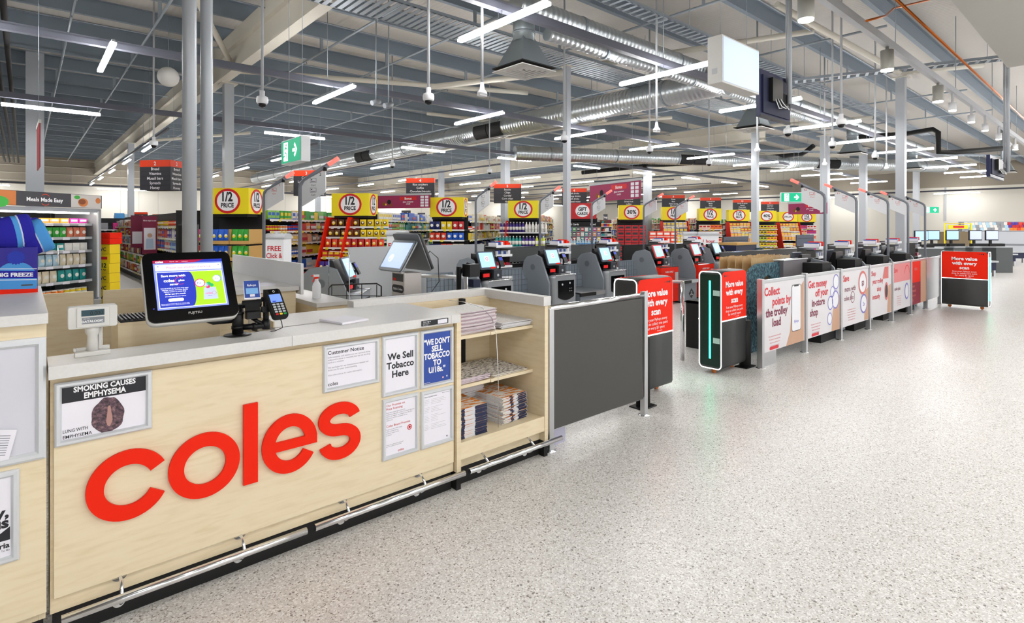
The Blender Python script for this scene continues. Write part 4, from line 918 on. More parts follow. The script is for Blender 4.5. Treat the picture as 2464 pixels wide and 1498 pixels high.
# ---------------------------------------------------------------- scan gates
def gate(label, x, y_, rz, L, strip_side, dots='r', w_=.25):
    t = thing('scan_gate', label, 'gate', (x, y_, 0), rz)
    GB = mat('gate_charcoal', '#3b3c3c', .45); H1, H0, HR = 1.045, .055, .555
    # body profile in X (length) with rounded corners, extruded over the width
    def prof(l, z0, z1, r):
        P = rrect(l, z1-z0, r, 5); return [(p[0], p[1]+(z0+z1)/2) for p in P]
    # end faces have rounded outline: extrude along X
    P = prof(w_, H0, H1, .045)
    b = MB().prism([(-L/2, p[0], p[1]) for p in P], (L, 0, 0), GB, True); obj('body', b, t)
    PW = mat('gate_led_white', '#ffffff', .4, emit=.8)
    ends = []
    for s_ in (-1, 1):
        Q = P+[P[0]]; b = MB().tube([(s_*(L/2+.001), p[0]*.955, H0+(H1-H0)*.5+(p[1]-H0-(H1-H0)*.5)*.99) for p in Q], .0055, PW, 6); obj('edge_light', b, t)
    # red upper skins with message
    PR = [(-L/2+.004, HR), (L/2-.004, HR)]+[(x_, z) for x_, z in [(L/2-.004, H1-.05), (L/2-.02, H1-.015), (L/2-.05, H1-.003), (-L/2+.05, H1-.003), (-L/2+.02, H1-.015), (-L/2+.004, H1-.05)]]
    for s_ in (-1, 1):
        yy = s_*(w_/2+.003)
        b = MB().prism([(p[0], yy, p[1]) for p in PR], (0, -s_*.003, 0), RED)
        r_ = (-s_, 0, 0); ye = yy+s_*.001; k = min(1, L/.54)
        for q, tx in enumerate(('More value', 'with every', 'scan')): b.text(tx, (0, ye, .885-q*.082), r_, Z_, .082, INKW, 'C', .035, .40*k)
        for q, tx in enumerate(('Scan your Flybuys every', 'shop to collect one point', 'for every $1 spent')): b.text(tx, (0, ye, .668-q*.037), r_, Z_, .036, INKW, 'C', .0, .38*k)
        b.text('Not a member?', (.02*(-s_), ye, .571+.0), r_, Z_, .012, INKW, 'L', .01)
        for q in range(4): b.disc(((-s_)*(L*(.40 if dots == 'r' else -.40)-q*.028*(1 if dots == 'r' else -1)), ye, 1.0), r_, Z_, .011-q*.0025, BLACK, 12)
        obj('message_panel', b, t)
        obj('panel_light', MB().box(-L/2, L/2, min(0, s_*.006)+s_*w_/2, max(0, s_*.006)+s_*w_/2, HR-.012, HR-.002, PW), t)
    s_ = strip_side
    obj('end_panel', MB().box(min(0, s_*.003)+s_*L/2, max(0, s_*.003)+s_*L/2, -w_/2+.02, w_/2-.02, H0+.03, H1-.03, mat('gate_end_dark_green', '#0e2a23', .25)), t)
    GL = mat('gate_green_light', '#1fd8a0', .4, emit=5)
    obj('green_light_strip', MB().box(min(0, s_*.008)+s_*L/2, max(0, s_*.008)+s_*L/2, -.008, .008, .16, .95, GL), t)
    for z in (.32, .80): obj('sensor_pad', MB().box(min(0, s_*.006)+s_*L/2, max(0, s_*.006)+s_*L/2, -.105, -.035, z, z+.055, mat('sensor_pad', '#b9cfc8', .4)), t)
    for q in (-.35, .35):
        b = MB().cyl((q*L, -.014, .028), (q*L, .014, .028), .028, mat('orange_wheel', '#c46a20', .5), 14); b.box(q*L-.02, q*L+.02, -.022, .022, .045, .058, STEEL); obj('castor', b, t)
    return t
gate('scan gate standing directly behind the end of the grey barrier', 4.20, 2.965, 0, .54, 1, 'r')
gate('scan gate with a bright green light strip facing the opening', 5.50, 2.895, 0, .52, -1, 'l')
g3 = gate('scan gate at the far end of the advert barrier, seen square on', 12.9, 2.12, 0, .67, 1, 'r')
g3.location = (13.03, 2.125, 0); g3.rotation_euler = (0, 0, -PI/2)
def bollard(label, x, y_, h_):
    t = thing('gate_post', label, 'post', (x, y_, 0)); obj('cylinder', MB().cyl((0, 0, .01), (0, 0, h_), .058, BLACKM, 24), t); obj('foot', MB().box(-.1, .1, -.07, .07, 0, .012, BLACK), t, bev=.004)
bollard('black cylindrical post beside the gate nearest the grey barrier', 3.87, 2.74, .57)
bollard('black cylindrical post between the green lit gate and the adverts', 5.80, 2.80, .50)
# ---------------------------------------------------------------- advert barrier
BAN = mat('advert_white', '#dfdde0', .35); SKIN = mat('skin_photo', '#caa287', .6); PHN = mat('phone_screen_white', '#ecedf2', .3); PRP = mat('badge_violet', '#7d78c8', .5); PNK = mat('advert_red', '#d8303c', .5); MAU = mat('maroon_print', '#7e1c40', .5)
SX = [5.86, 6.99, 8.12, 9.25, 10.33, 11.36, 12.35, 13.35]
AD = [(('Collect', 'points by', 'the trolley', 'load'), 0), (('Get money', 'off your', 'in-store', 'shop'), 1), (('Save', 'more with', 'coles plus'), 2), (('Shop', 'your trolley', 'shop', 'instantly'), 3), (('Save', 'coles plus'), 4), (('More', 'value', 'ahead'), 5), ((), 6)]
LB = ['advert barrier panel reading collect points by the trolley load, with a phone in a hand', 'advert barrier panel reading get money off your in-store shop', 'third advert barrier panel, two round badges at its right side', 'fourth advert barrier panel, red and white with a round watch', 'fifth advert barrier panel with a violet badge', 'sixth advert barrier panel, red above dark maroon', 'last advert barrier panel, plain brushed metal beside the far gate']
for i in range(7):
    x0, x1 = SX[i], SX[i+1]; W = x1-x0
    t = thing('advert_barrier', LB[i], 'barrier', (x0, 2.66-.012*i, 0), -.014)
    ML = [(.93, .90)]
    sheetm = BAN if i < 5 else (DRED if i == 5 else STEEL)
    b = MB().box(.04, W-.03, -.006, .006, .15, .895, sheetm); y = -.0075
    tx, kind = AD[i]
    if kind in (0, 1):
        for q, s_ in enumerate(tx):
            xs = {0: (.07, .26, .10, .26), 1: (.09, .30, .20, .14)}[kind][q]
            b.text(s_, (xs, y, .755-q*.115), X_, Z_, .125, PNK if q < 2 else MAU, 'L', .03, .58)
        for q in range(4): b.text('Earn points on every shop in store', (.32, y, .30-q*.035), X_, Z_, .022, PNK, 'C', 0, .3-.03*q)
        P = rrect(.22, .034, .016); b.add([(p[0]+.30, y, p[1]+.178) for p in P], [tuple(range(len(P)))], PNK)
    if kind == 0:
        P = [(.60, .15), (1.08, .15), (1.08, .86), (.98, .80), (.95, .62), (.80, .62), (.74, .50), (.70, .30)]; flat(b, P, y+.0003, SKIN)
        P = rrect(.25, .54, .035); b.add([(p[0]+.87, y-.001, p[1]+.56) for p in P], [tuple(range(len(P)))], BLACK); P = rrect(.235, .525, .03); b.add([(p[0]+.87, y-.0015, p[1]+.56) for p in P], [tuple(range(len(P)))], PHN); b.box(.81, .93, y-.002, y-.001, .808, .825, BLACK)
        b.text('flybuys', (.87, y-.002, .39), X_, Z_, .045, PRP, 'C', .02)
    if kind == 1:
        P = [(.82, .15), (1.09, .15), (1.09, .60), (.95, .55), (.86, .40)]; flat(b, P, y+.0003, SKIN)
        for (cx_, cz_, r) in ((.97, .78, .10), (.85, .66, .07), (.95, .55, .12), (.78, .52, .09), (.76, .32, .08)):
            b.disc((cx_, y, cz_), X_, Z_, r, PHN, 26); b.ring((cx_, y-.0005, cz_), X_, Z_, r*.85, r, PRP, 26)
    if kind == 2:
        b.text('Save', (.11, y, .76), X_, Z_, .12, PNK, 'L', .03); b.text('more with', (.16, y, .62), X_, Z_, .10, MAU, 'L', .01, .5); b.text('coles plus', (.14, y, .50), X_, Z_, .09, MAU, 'L', .01, .52); b.ring((.46, y, .53), X_, Z_, .07, .08, MAU, 24)
        flat(b, [(.92, .16), (1.09, .16), (1.09, .62), (.96, .58)], y+.0003, SKIN)
        b.disc((.86, y-.001, .70), X_, Z_, .17, mat('badge_salmon', '#d8706a', .5), 28); b.disc((.86, y-.0015, .70), X_, Z_, .135, PHN, 28); b.text('$0', (.86, y-.002, .66), X_, Z_, .1, MAU, 'C', .02)
        b.disc((.90, y-.001, .40), X_, Z_, .14, PRP, 28); b.disc((.90, y-.0015, .40), X_, Z_, .115, PHN, 28); b.text('2x', (.90, y-.002, .37), X_, Z_, .08, PRP, 'C', .02)
        for q in range(5): b.text('Earn points on every shop in store', (.42, y, .36-q*.035), X_, Z_, .022, PNK, 'C', 0, .36-.03*q)
    if kind == 3:
        b.text('Shop', (.11, y, .77), X_, Z_, .10, PNK, 'L', .02); b.text('your trolley', (.16, y, .65), X_, Z_, .10, PNK, 'L', .02, .55); b.text('shop', (.36, y, .53), X_, Z_, .10, PNK, 'L', .02); b.text('instantly', (.16, y, .42), X_, Z_, .10, PNK, 'L', .02, .42)
        flat(b, [(.84, .16), (1.03, .16), (1.03, .60), (.90, .58)], y+.0003, SKIN); b.disc((.80, y-.001, .50), X_, Z_, .14, mat('badge_salmon', '#d8706a', .5), 26, .6); b.disc((.80, y-.0015, .50), X_, Z_, .10, BLACK, 26, .6)
        flat(b, [(.62, .70), (.9, .70), (.9, .88), (.72, .88)], y-.001, mat('badge_salmon', '#d8706a', .5))
    if kind == 4:
        flat(b, [(.04, .6), (W-.03, .6), (W-.03, .895), (.04, .895)], y, mat('advert_salmon', '#e2898a', .5)); b.text('Save', (.11, y-.001, .76), X_, Z_, .11, PNK, 'L', .02); b.text('coles plus', (.14, y, .47), X_, Z_, .08, MAU, 'L', .01, .5)
        b.disc((.80, y-.001, .42), X_, Z_, .14, PRP, 26, .8); b.disc((.80, y-.0015, .42), X_, Z_, .11, PHN, 26, .8); b.ring((.82, y-.001, .72), X_, Z_, .12, .14, PNK, 24, 0, PI)
        for q in range(5): b.text('Earn points on every shop', (.38, y, .36-q*.035), X_, Z_, .022, PNK, 'C', 0, .3-.03*q)
    if kind == 5:
        flat(b, [(.04, .53), (.60, .53), (.62, .895), (.04, .895)], y, RED); b.text('value', (.32, y-.001, .74), X_, Z_, .09, mat('badge_salmon', '#d8706a', .5), 'C', .02); flat(b, [(.62, .15), (W-.03, .15), (W-.03, .895), (.62, .895)], y, SKIN)
        for q, s_ in enumerate(('more', 'rewards', 'for you', 'Go')): b.text(s_, (.10, y-.001, .45-q*.08), X_, Z_, .07, mat('badge_salmon', '#d8706a', .5), 'L', .02)
    obj('advert_sheet', b, t)
    obj('top_rail', MB().box(.02, W-.01, -.016, .016, .895, .93, STEEL), t, bev=.004)
    obj('post', MB().box(-.025, .025, -.03, .03, 0, .945, STEEL), t, bev=.003)
    obj('foot_flange', MB().lathe([(.05, 0), (.05, .005), (.035, .012)], CHROME, 14), t)
    if i == 6: obj('post', MB().box(W-.025, W+.025, -.03, .03, 0, .945, STEEL), t, bev=.003)
    if i == 0: obj('base_panel', MB().box(.04, .36, -.003, .003, .0, .15, STEEL), t)
# ---------------------------------------------------------------- bag stand behind the first advert
t = thing('bag_stand', 'dark grey bag dispenser counter with flecked teal end panel behind the first advert', 'bag stand', (6.8, 3.2, 0))
b = MB(); P = [(0, 0), (1.0, 0), (1.0, 1.0)]+[(.55+.45*math.cos(a)*1.0, .55+.5*math.sin(a)) for a in [PI*.5+PI*.5*k/8 for k in range(9)]]+[(.05, .3)]
TEAL = FLECK
# arch shaped board
O = [(0, 0), (0, .72)]+[(.42-.42*math.cos(PI*.5*k/8), .72+.33*math.sin(PI*.5*k/8)) for k in range(1, 9)]+[(1.0, 1.05), (1.0, 0), (.78, 0), (.78, .74)]+[(.62+.16*math.cos(PI*k/8), .74+.16*math.sin(PI*k/8)) for k in range(1, 9)]+[(.46, 0)]
b.prism([(6.30+x, 3.05, z) for x, z in O], (0, .04, 0), TEAL); K('flecked_end_panel', b)
K('counter_box', MB().box(7.25, 8.0, 3.0, 3.12, .3, 1.06, mat('warm_grey_panel', '#6e6a6e', .5)).box(7.24, 8.01, 2.99, 3.13, 1.06, 1.075, STEEL), bev=.003)
K('shelf', MB().box(6.2, 8.0, 3.12, 3.75, .55, .58, BLACKM).box(6.2, 6.23, 3.12, 3.75, 0, .58, BLACKM).box(7.97, 8.0, 3.12, 3.75, 0, .58, BLACKM))
def bagm(seed, w_=.32, h_=.52, d_=.022):
    rr = random.Random(seed); mb = MB(); n, m = 8, 6; v = []
    for s_ in (0, 1):
        for j in range(m+1):
            for i in range(n+1):
                v.append((-w_/2+w_*i/n, (d_ if s_ else 0)*(1-.6*j/m)+rr.uniform(-.006, .006), h_*j/m+(rr.uniform(-.012, .012) if j == m else 0)))
    q = (n+1)*(m+1); fs = []
    for j in range(m):
        for i in range(n):
            a = j*(n+1)+i; fs += [(a, a+1, a+n+2, a+n+1), (q+a, q+a+n+1, q+a+n+2, q+a+1)]
        a = j*(n+1); fs += [(a, a+n+1, q+a+n+1, q+a), (a+n, q+a+n, q+a+n+n+1, a+n+n+1)]
    for i in range(n): fs += [(i, q+i, q+i+1, i+1), (m*(n+1)+i, m*(n+1)+i+1, q+m*(n+1)+i+1, q+m*(n+1)+i)]
    mb.add(v, fs, KRAFT); return mb
bm = [bagm(k).mesh('paper_bag') for k in range(3)]
for k in range(18): tag(obj('paper_bag', bm[k % 3], None, (7.0+.34*(k % 4)+R.uniform(-.01, .01), 3.22+.026*k, .581), R.uniform(-.04, .04)), 'brown kraft paper bag standing in the row behind the flecked teal panel', 'paper bag', 'brown paper bags in the bag stand')
# ================================================================ groceries
PC = {}
def hx(h): return mat('pack_'+h.lstrip('#'), h, .45)
def prod(kind, a, b_=None, size=None):
    k = (kind, a, b_, size)
    if k in PC: return PC[k]
    A = hx(a); B = hx(b_ or '#f2f0ea'); mb = MB()
    if kind == 'bag':
        w_, h_, d_ = size or (.19, .25, .07)
        rows = [(0, .96, .05), (.06, 1, .35), (.25, 1.0, .9), (.5, .97, 1), (.75, .97, .8), (.93, .98, .25), (.97, 1.0, .06), (1, 1.0, .05)]
        n = 10; v = []
        for z, ww, dd in rows:
            for i in range(n):
                t_ = 2*PI*i/n; c, s_ = math.cos(t_), math.sin(t_)
                v.append((w_/2*ww*math.copysign(abs(c)**.6, c), -d_/2*dd*math.copysign(abs(s_)**.8, s_), h_*z))
        fs = [(r*n+i, r*n+(i+1) % n, (r+1)*n+(i+1) % n, (r+1)*n+i) for r in range(len(rows)-1) for i in range(n)]
        mb.add(v, [f[::-1] for f in fs], A, True)
        mb.disc((0, -d_/2-.002, h_*.52), X_, Z_, w_*.27, B, 12); mb.disc((0, -d_/2-.003, h_*.58), X_, Z_, w_*.15, hx('#f6f2e6'), 10)
    elif kind == 'box':
        w_, h_, d_ = size or (.14, .2, .06)
        mb.box(-w_/2, w_/2, -d_/2, d_/2, 0, h_, A); mb.box(-w_*.38, w_*.38, -d_/2-.001, -d_/2, h_*.45, h_*.8, B); mb.box(-w_/2, w_/2, -d_/2-.0012, -d_/2, h_*.06, h_*.16, B)
        mb.box(w_/2, w_/2+.001, -d_*.3, d_*.3, h_*.3, h_*.8, B)
    elif kind in ('bottle', 'jar', 'can'):
        r, h_ = size or {'bottle': (.042, .30), 'jar': (.038, .13), 'can': (.037, .11)}[kind]
        if kind == 'bottle': prof = [(r*.9, 0), (r, .01), (r, h_*.62), (r*.8, h_*.74), (r*.34, h_*.86), (r*.34, h_*.92)]
        elif kind == 'jar': prof = [(r*.9, 0), (r, .008), (r, h_*.8), (r*.85, h_*.86)]
        else: prof = [(r*.92, 0), (r, .006), (r, h_-.006), (r*.92, h_)]
        mb.lathe(prof, A, 8)
        mb.lathe([(r*1.02, h_*.22), (r*1.02, h_*.55)], B, 8)
        if kind != 'can': mb.lathe([(r*(.38 if kind == 'bottle' else .95), h_*(.9 if kind == 'bottle' else .84)), (r*(.38 if kind == 'bottle' else .95), h_)], hx('#e8e8ea') if kind == 'bottle' else B, 8)
    elif kind == 'tub':
        r, h_ = size or (.05, .08); mb.lathe([(r*.85, 0), (r, h_*.85)], A, 12); mb.lathe([(r*1.05, h_*.85), (r*1.05, h_)], B, 12)
    PC[k] = mb.mesh({'bag': 'snack_bag', 'box': 'grocery_box', 'bottle': 'bottle', 'jar': 'jar', 'can': 'can', 'tub': 'tub'}[kind]); return PC[k]
NM = {'bag': ('snack_bag', 'bag'), 'box': ('grocery_box', 'box'), 'bottle': ('bottle', 'bottle'), 'jar': ('jar', 'jar'), 'can': ('can', 'can'), 'tub': ('tub', 'tub')}
CN = {'#e0368c': 'pink', '#1f5fd0': 'blue', '#35a83a': 'green', '#e8452a': 'red', '#c8262c': 'red', '#3f2a8c': 'purple', '#5a3aa8': 'violet', '#f2d21e': 'yellow', '#5a3418': 'brown', '#f0882a': 'orange', '#1c9a98': 'teal', '#262a30': 'black',
      '#eceae4': 'white', '#e8dcc0': 'cream', '#b8d8e8': 'pale blue', '#8cc860': 'light green', '#1c2a6a': 'navy', '#d87a5a': 'coral', '#9a9ca0': 'grey', '#f4b890': 'peach', '#7a1c3c': 'maroon', '#c9a15f': 'gold', '#b82890': 'magenta', '#4a9ad8': 'sky blue', '#c8d838': 'lime'}
PAL = list(CN)
def row(M, x0, x1, y, z, cols, kind, where, n=None, size=None, lab=None, rz0=0):
    """one shelf row of separate packets, in the display's own frame M"""
    w_ = {'bag': .19, 'box': .14, 'bottle': .084, 'jar': .078, 'can': .076, 'tub': .10}[kind] if not size else (size[0]*(2 if kind in ('bottle', 'jar', 'can', 'tub') else 1))
    n = n or max(1, int((x1-x0)/(w_*1.04)))
    a0 = math.atan2(M[1][0], M[0][0])
    for i in range(n):
        x = x0+(x1-x0)*(i+.5)/n
        c = cols[min(len(cols)-1, int(i*len(cols)/n))]
        c = c if isinstance(c, tuple) else (c, None)
        p = M @ Vector((x, y+R.uniform(-.004, .004), z))
        nm, noun = NM[kind]
        if kind == 'box': nm = 'cola_carton' if 'cola stack' in where else 'drinks_carton' if 'red stack' in where else 'chocolate_display_box' if 'chocolate' in where else 'meal_box' if 'fridge' in where else 'side_shelf_box' if 'left aisle' not in where and 'side' in where else 'grocery_box' if 'left aisle' in where else 'display_box'  # boxes named after where they stand, whatever they hold
        if kind == 'bag': nm = 'chip_bag' if 'chips' in where else 'chocolate_bag' if 'chocolate' in where else 'meal_pouch' if 'fridge' in where else 'snack_bag'
        lb = '%s %s on the %s' % (CN[c[0]], noun if not lab else lab, where)
        tag(obj(nm, prod(kind, c[0], c[1], size), None, p, a0+rz0+R.uniform(-.03, .03)), lb, noun, lb)
EA = math.atan2(-.758, .652)
def frame(loc, a): return Matrix.Translation(loc) @ Matrix.Rotation(a, 4, 'Z')
ORD = ['lowest', 'second lowest', 'third lowest', 'fourth', 'fifth', 'top', 'topmost']
SHELFM = mat('shelf_black', '#1c1d20', .6); STRIPW = mat('ticket_white', '#e9e9ea', .5)
def shelf_board(x0, x1, yf, yb, z, strip=STRIPW, tick=True, seed=0):
    b = MB().box(x0, x1, yf, yb, z-.025, z, SHELFM if strip is not RED else RED); b.box(x0, x1, yf-.006, yf, z-.036, z+.006, strip)
    rr = random.Random(seed)
    if tick:
        x = x0+.05
        while x < x1-.12:
            b.box(x, x+.07, yf-.009, yf-.006, z-.05, z+.004, YEL if rr.random() < .45 else STRIPW); x += rr.choice((.16, .22, .3))
    return b
def side_shelving(root, M, gname, y0, y1, xs, sgn, near, palsets, kinds, hts=(.18, .5, .82, 1.12, 1.40, 1.66), sizes=None):
    """shelves down the long side of a gondola: boards are parts, near groceries separate things, the far rest one stuff object"""
    rr = random.Random(hash(gname) % 1000 if 0 else sum(map(ord, gname)))
    Ms = M @ Matrix.Translation((xs, y0, 0)) @ Matrix.Rotation(PI/2 if sgn > 0 else -PI/2, 4, 'Z')
    L = y1-y0
    Ri = root.matrix_world.inverted() if 0 else None
    far = MB()
    for k, z in enumerate(hts):
        b = shelf_board(0, L, 0, .42, z, tick=True, seed=k) if sgn > 0 else shelf_board(-L, 0, 0, .42, z, tick=True, seed=k)
        b2 = MB(); b2.mats = b.mats; b2.f = b.f; b2.m = b.m; b2.s = b.s
        A = Matrix.Translation((xs, y0, 0)) @ Matrix.Rotation(PI/2 if sgn > 0 else -PI/2, 4, 'Z')
        b2.v = [tuple(A @ Vector(v)) for v in b.v]
        obj('side_shelf', b2, root)
        x = 0.0; kd = kinds[k % len(kinds)]
        while x < near:
            cols = [rr.choice(palsets[k % len(palsets)])]; ln = min(rr.choice((.34, .5, .66)), near-x+.01)
            if ln < .18: break
            c = (cols[0], rr.choice(('#f2f0ea', '#f2d21e', '#e8452a', '#1f5fd0')))
            where = '%s side shelf of the %s' % (ORD[k], gname)
            s_ = (sizes or {}).get(kd)
            if sgn > 0: row(Ms, x+.01, x+ln-.01, .09, z, [c], kd, where, size=s_)
            else: row(Ms, -x-ln+.01, -x-.01, .09, z, [c], kd, where, size=s_)
            x += ln
        x = near
        while x < L:
            wd = rr.uniform(.16, .34); h_ = rr.uniform(.15, .24); m_ = hx(rr.choice(palsets[k % len(palsets)]))
            e = min(x+wd, L)
            q = (x, e) if sgn > 0 else (-e, -x)
            far.M = A; far.box(q[0], q[1], .03+rr.uniform(0, .04), .3, z, z+h_, m_)
            if rr.random() < .6: far.box(q[0]+.02, q[1]-.02, .028, .03, z+.05, z+.12, hx(rr.choice(('#eceae4', '#f2d21e', '#c8262c'))))
            x = e+.01
    far.M = root.matrix_basis
    if far.v:
        v2 = [tuple(root.matrix_basis @ Vector(v)) for v in far.v]; far.v = v2
        o = obj('grocery_rows', far); o['kind'] = 'stuff'; o['label'] = 'mixed groceries far down the side of the %s' % gname; o['category'] = 'groceries'
PA = [['#e8dcc0', '#c8262c', '#eceae4', '#f0882a'], ['#8cc860', '#35a83a', '#eceae4', '#f2d21e'], ['#c8262c', '#7a1c3c', '#e8dcc0'], ['#1f5fd0', '#b8d8e8', '#eceae4'], ['#f2d21e', '#e8452a', '#5a3aa8', '#eceae4'], ['#d87a5a', '#f4b890', '#eceae4', '#9a9ca0']]
T_px = [(513, 582), (802, 883), (1037, 1112), (1228, 1290), (1373, 1430), (1495, 1545), (1597, 1648), (1685, 1733), (1757, 1800), (1825, 1865), (1878, 1915), (1925, 1958)]
NAMES = ['chips display', 'red chocolate display', 'crackers display', 'cold drinks display', 'gift card display', 'red cola display', 'red winged pantry display', 'peach snack display', 'winged display by the square column', 'yellow pack display', 'winged display left of lane sign twelve', 'far display behind lane sign twelve']
SGNT = ['1/2|PRICE']*4+['GIFT|CARDS', '30%|off', '1/2|PRICE', '1/2|PRICE', '1/2|PRICE', '40%|off', 'SPECIAL|', '1/2|PRICE']
for k, (pa, pb) in enumerate(T_px):
    YD = 12.35
    c = onY((pa+pb)/2, 500, YD); gx, gy = c.x, c.y
    a0 = EA if k else EA-.0
    M = frame((gx, gy, 0), a0); nm = NAMES[k]
    Wd = 1.0 if k != 5 else .95
    if k == 0: Wd = 1.15
    # carcass
    t = thing('gondola', 'black shelving gondola carrying the %s' % nm, 'shelving', (gx, gy, 0), a0)
    obj('base_plinth', MB().box(-.46 if k else -.2, .46, .35, 7.5, 0, .15, SHELFM), t)
    obj('spine_panel', MB().box(-.03, .03, .5, 7.5, .15, 1.85, SHELFM), t); obj('end_back_panel', MB().box(-.5, .5, .42, .45, .15, 1.80, SHELFM), t)
    bpy.context.view_layer.update()
    right = k <= 4
    kinds = [['jar', 'box'], ['box', 'box'], ['can', 'box'], ['bottle', 'box'], ['box', 'jar']][k % 5]
    pal = PA if k % 2 else PA[2:]+PA[:2]
    if k == 2: pal = [['#262a30', '#262a30'], ['#c8262c', '#1f5fd0', '#f2d21e'], ['#e8dcc0', '#1c2a6a'], ['#e8dcc0', '#f2d21e'], ['#e8452a', '#eceae4'], ['#e8dcc0']]
    if k == 1: pal = [['#8cc860', '#eceae4'], ['#35a83a', '#8cc860'], ['#8cc860', '#eceae4', '#35a83a'], ['#262a30', '#8cc860'], ['#1c9a98', '#8cc860', '#b8d8e8'], ['#1f5fd0', '#eceae4']]
    if right: side_shelving(t, M, nm, .75, 7.5, .47, 1, (1.4, 2.0, 1.6, 1.0, 0)[k], pal, kinds)
    else: side_shelving(t, M, nm, .75, 7.5, -.47, -1, 0, pal, kinds)
    # topper
    tz0, tz1 = 1.76, 2.29
    tt = thing('price_topper', {0: 'yellow half price box above the chips display', 1: 'yellow half price box above the red chocolate display', 2: 'yellow half price box right of the aisle four sign', 3: 'yellow half price box under the aisle five sign', 4: 'red gift cards topper box under the aisle six sign', 5: 'yellow thirty percent off box beneath the aisle seven sign', 6: 'yellow half price box under the aisle eight sign, partly behind a lane sign', 7: 'yellow half price box under the aisle nine sign', 8: 'yellow half price box under the aisle ten sign', 9: 'yellow forty percent box under the aisle eleven sign', 10: 'yellow special box left of lane sign twelve', 11: 'small far yellow half price box behind lane sign twelve'}[k], 'price sign', (gx, gy, 0), a0)
    W = .93; D_ = .55
    base = YEL if k != 4 else mat('gift_red', '#c0282c', .5)
    obj('box', MB().box(-W/2, W/2, .0, D_, tz0, tz1, base), tt)
    obj('bracket', MB().box(-W/2+.05, W/2-.05, .04, D_-.04, tz0-.06, tz0, BLACKM), tt)
    l1, l2 = SGNT[k].split('|')
    for face in (0, 1):
        b = MB()
        if face == 0: o = Vector((0, -.002, (tz0+tz1)/2)); r_ = X_; e_ = Vector((0, -.0015, 0)); fw_ = W
        else: o = Vector((W/2+.002, D_/2, (tz0+tz1)/2)); r_ = Y_; e_ = Vector((.0015, 0, 0)); fw_ = D_
        sx = 1. if face == 0 else .75
        b.disc(o, r_, Z_, .255, SRED, 32, sx*1.12); b.disc(o+e_, r_, Z_, .205, INKW, 32, sx*1.14)
        if l2 in ('PRICE', 'CARDS'):
            b.text(l1, o+e_*2+Z_*.0, r_, Z_, .26 if l1 == '1/2' else .17, INK, 'C', .035, .34*sx, .8*sx); b.text(l2, o+e_*2-Z_*.13, r_, Z_, .125, INK, 'C', .035, .40*sx, .9*sx)
        elif l2: b.text(l1, o+e_*2-Z_*.05, r_, Z_, .20, INK, 'C', .03, .40*sx); b.text(l2, o+e_*2+r_*.12*sx-Z_*.15, r_, Z_, .09, INK, 'C', .02)
        else: b.text(l1, o+e_*2-Z_*.04, r_, Z_, .12, INK, 'C', .03, .40*sx)
        obj('price_face', b, tt)
    # front display
    if k == 0:
        f = thing('promotion_trays', 'gold cardboard trays of chip bags stacked under the half price box', 'display', (gx, gy, 0), a0)
        TR = hx('#c9a15f')
        cols = [['#e0368c', '#1f5fd0', '#35a83a'], ['#e0368c', '#1f5fd0', '#35a83a'], ['#c8262c', '#1f5fd0', '#35a83a'], ['#e0368c', '#1f5fd0', '#35a83a']]
        for j, z in enumerate((.16, .49, .82, 1.15)):
            for i in range(3):
                x0 = -.60+i*.43
                b = MB().box(x0, x0+.415, -.30, .2, z, z+.015, TR); b.box(x0, x0+.415, -.305, -.30, z, z+.07, TR); b.box(x0, x0+.008, -.3, .2, z, z+.30, TR); b.box(x0+.407, x0+.415, -.3, .2, z, z+.30, TR)
                obj('cardboard_tray', b, f)
                row(M, x0+.012, x0+.403, -.24, z+.016, [(cols[j][i], '#f2d21e')], 'bag', '%s tier of the chips display' % ORD[j], 3, (.137, .285, .09), 'bag of chips')
        obj('pallet_base', MB().box(-.62, .72, -.32, .25, 0, .15, SHELFM), f)
        b = MB().box(.02-.3, .35-.3, -.315, -.31, .62, .86, YEL); b.box(.02-.3, .35-.3, -.317, -.315, .79, .86, RED); b.text('1/2 PRICE', (-.115, -.319, .805), X_, Z_, .04, INKW, 'C', .03); b.text('$2.50', (-.115, -.319, .65), X_, Z_, .12, INK, 'C', .03); obj('price_card', b, f)
    elif k in (1, 6, 8, 10):
        f = thing('winged_display', {1: 'red winged stand full of chocolate under the half price box', 6: 'red winged stand behind the farther red checkout', 8: 'red winged stand left of the pale square column', 10: 'red winged stand left of lane sign twelve'}[k], 'display', (gx, gy, 0), a0)
        Ld = 1.10 if k == 1 else .9
        zz = (.14, .47, .80, 1.02, 1.26, 1.50); yf = (-.85, -.70, -.52, -.40, -.27, -.12)
        x1_ = .50 if k != 1 else 1.0
        for j, z in enumerate(zz):
            obj('shelf', shelf_board(-.47, x1_, yf[j], .4, z, tick=True, seed=j+k), f)
        for xw in ((-.50, .03) if k == 1 else (-.50, .50)):
            b = MB().prism([(xw, -.92, .08), (xw, -.88, .30), (xw, -.55, .95), (xw, -.20, 1.72), (xw, .42, 1.72), (xw, .42, .08)], (.018, 0, 0), RED); obj('wing_panel', b, f)
        obj('base', MB().box(-.5, x1_, -.92, .4, .06, .115, RED), f)
        for q in (-.3, .2): obj('castor', MB().cyl((q, -.8, .03), (q+.03, -.8, .03), .03, LGREY, 12), f)
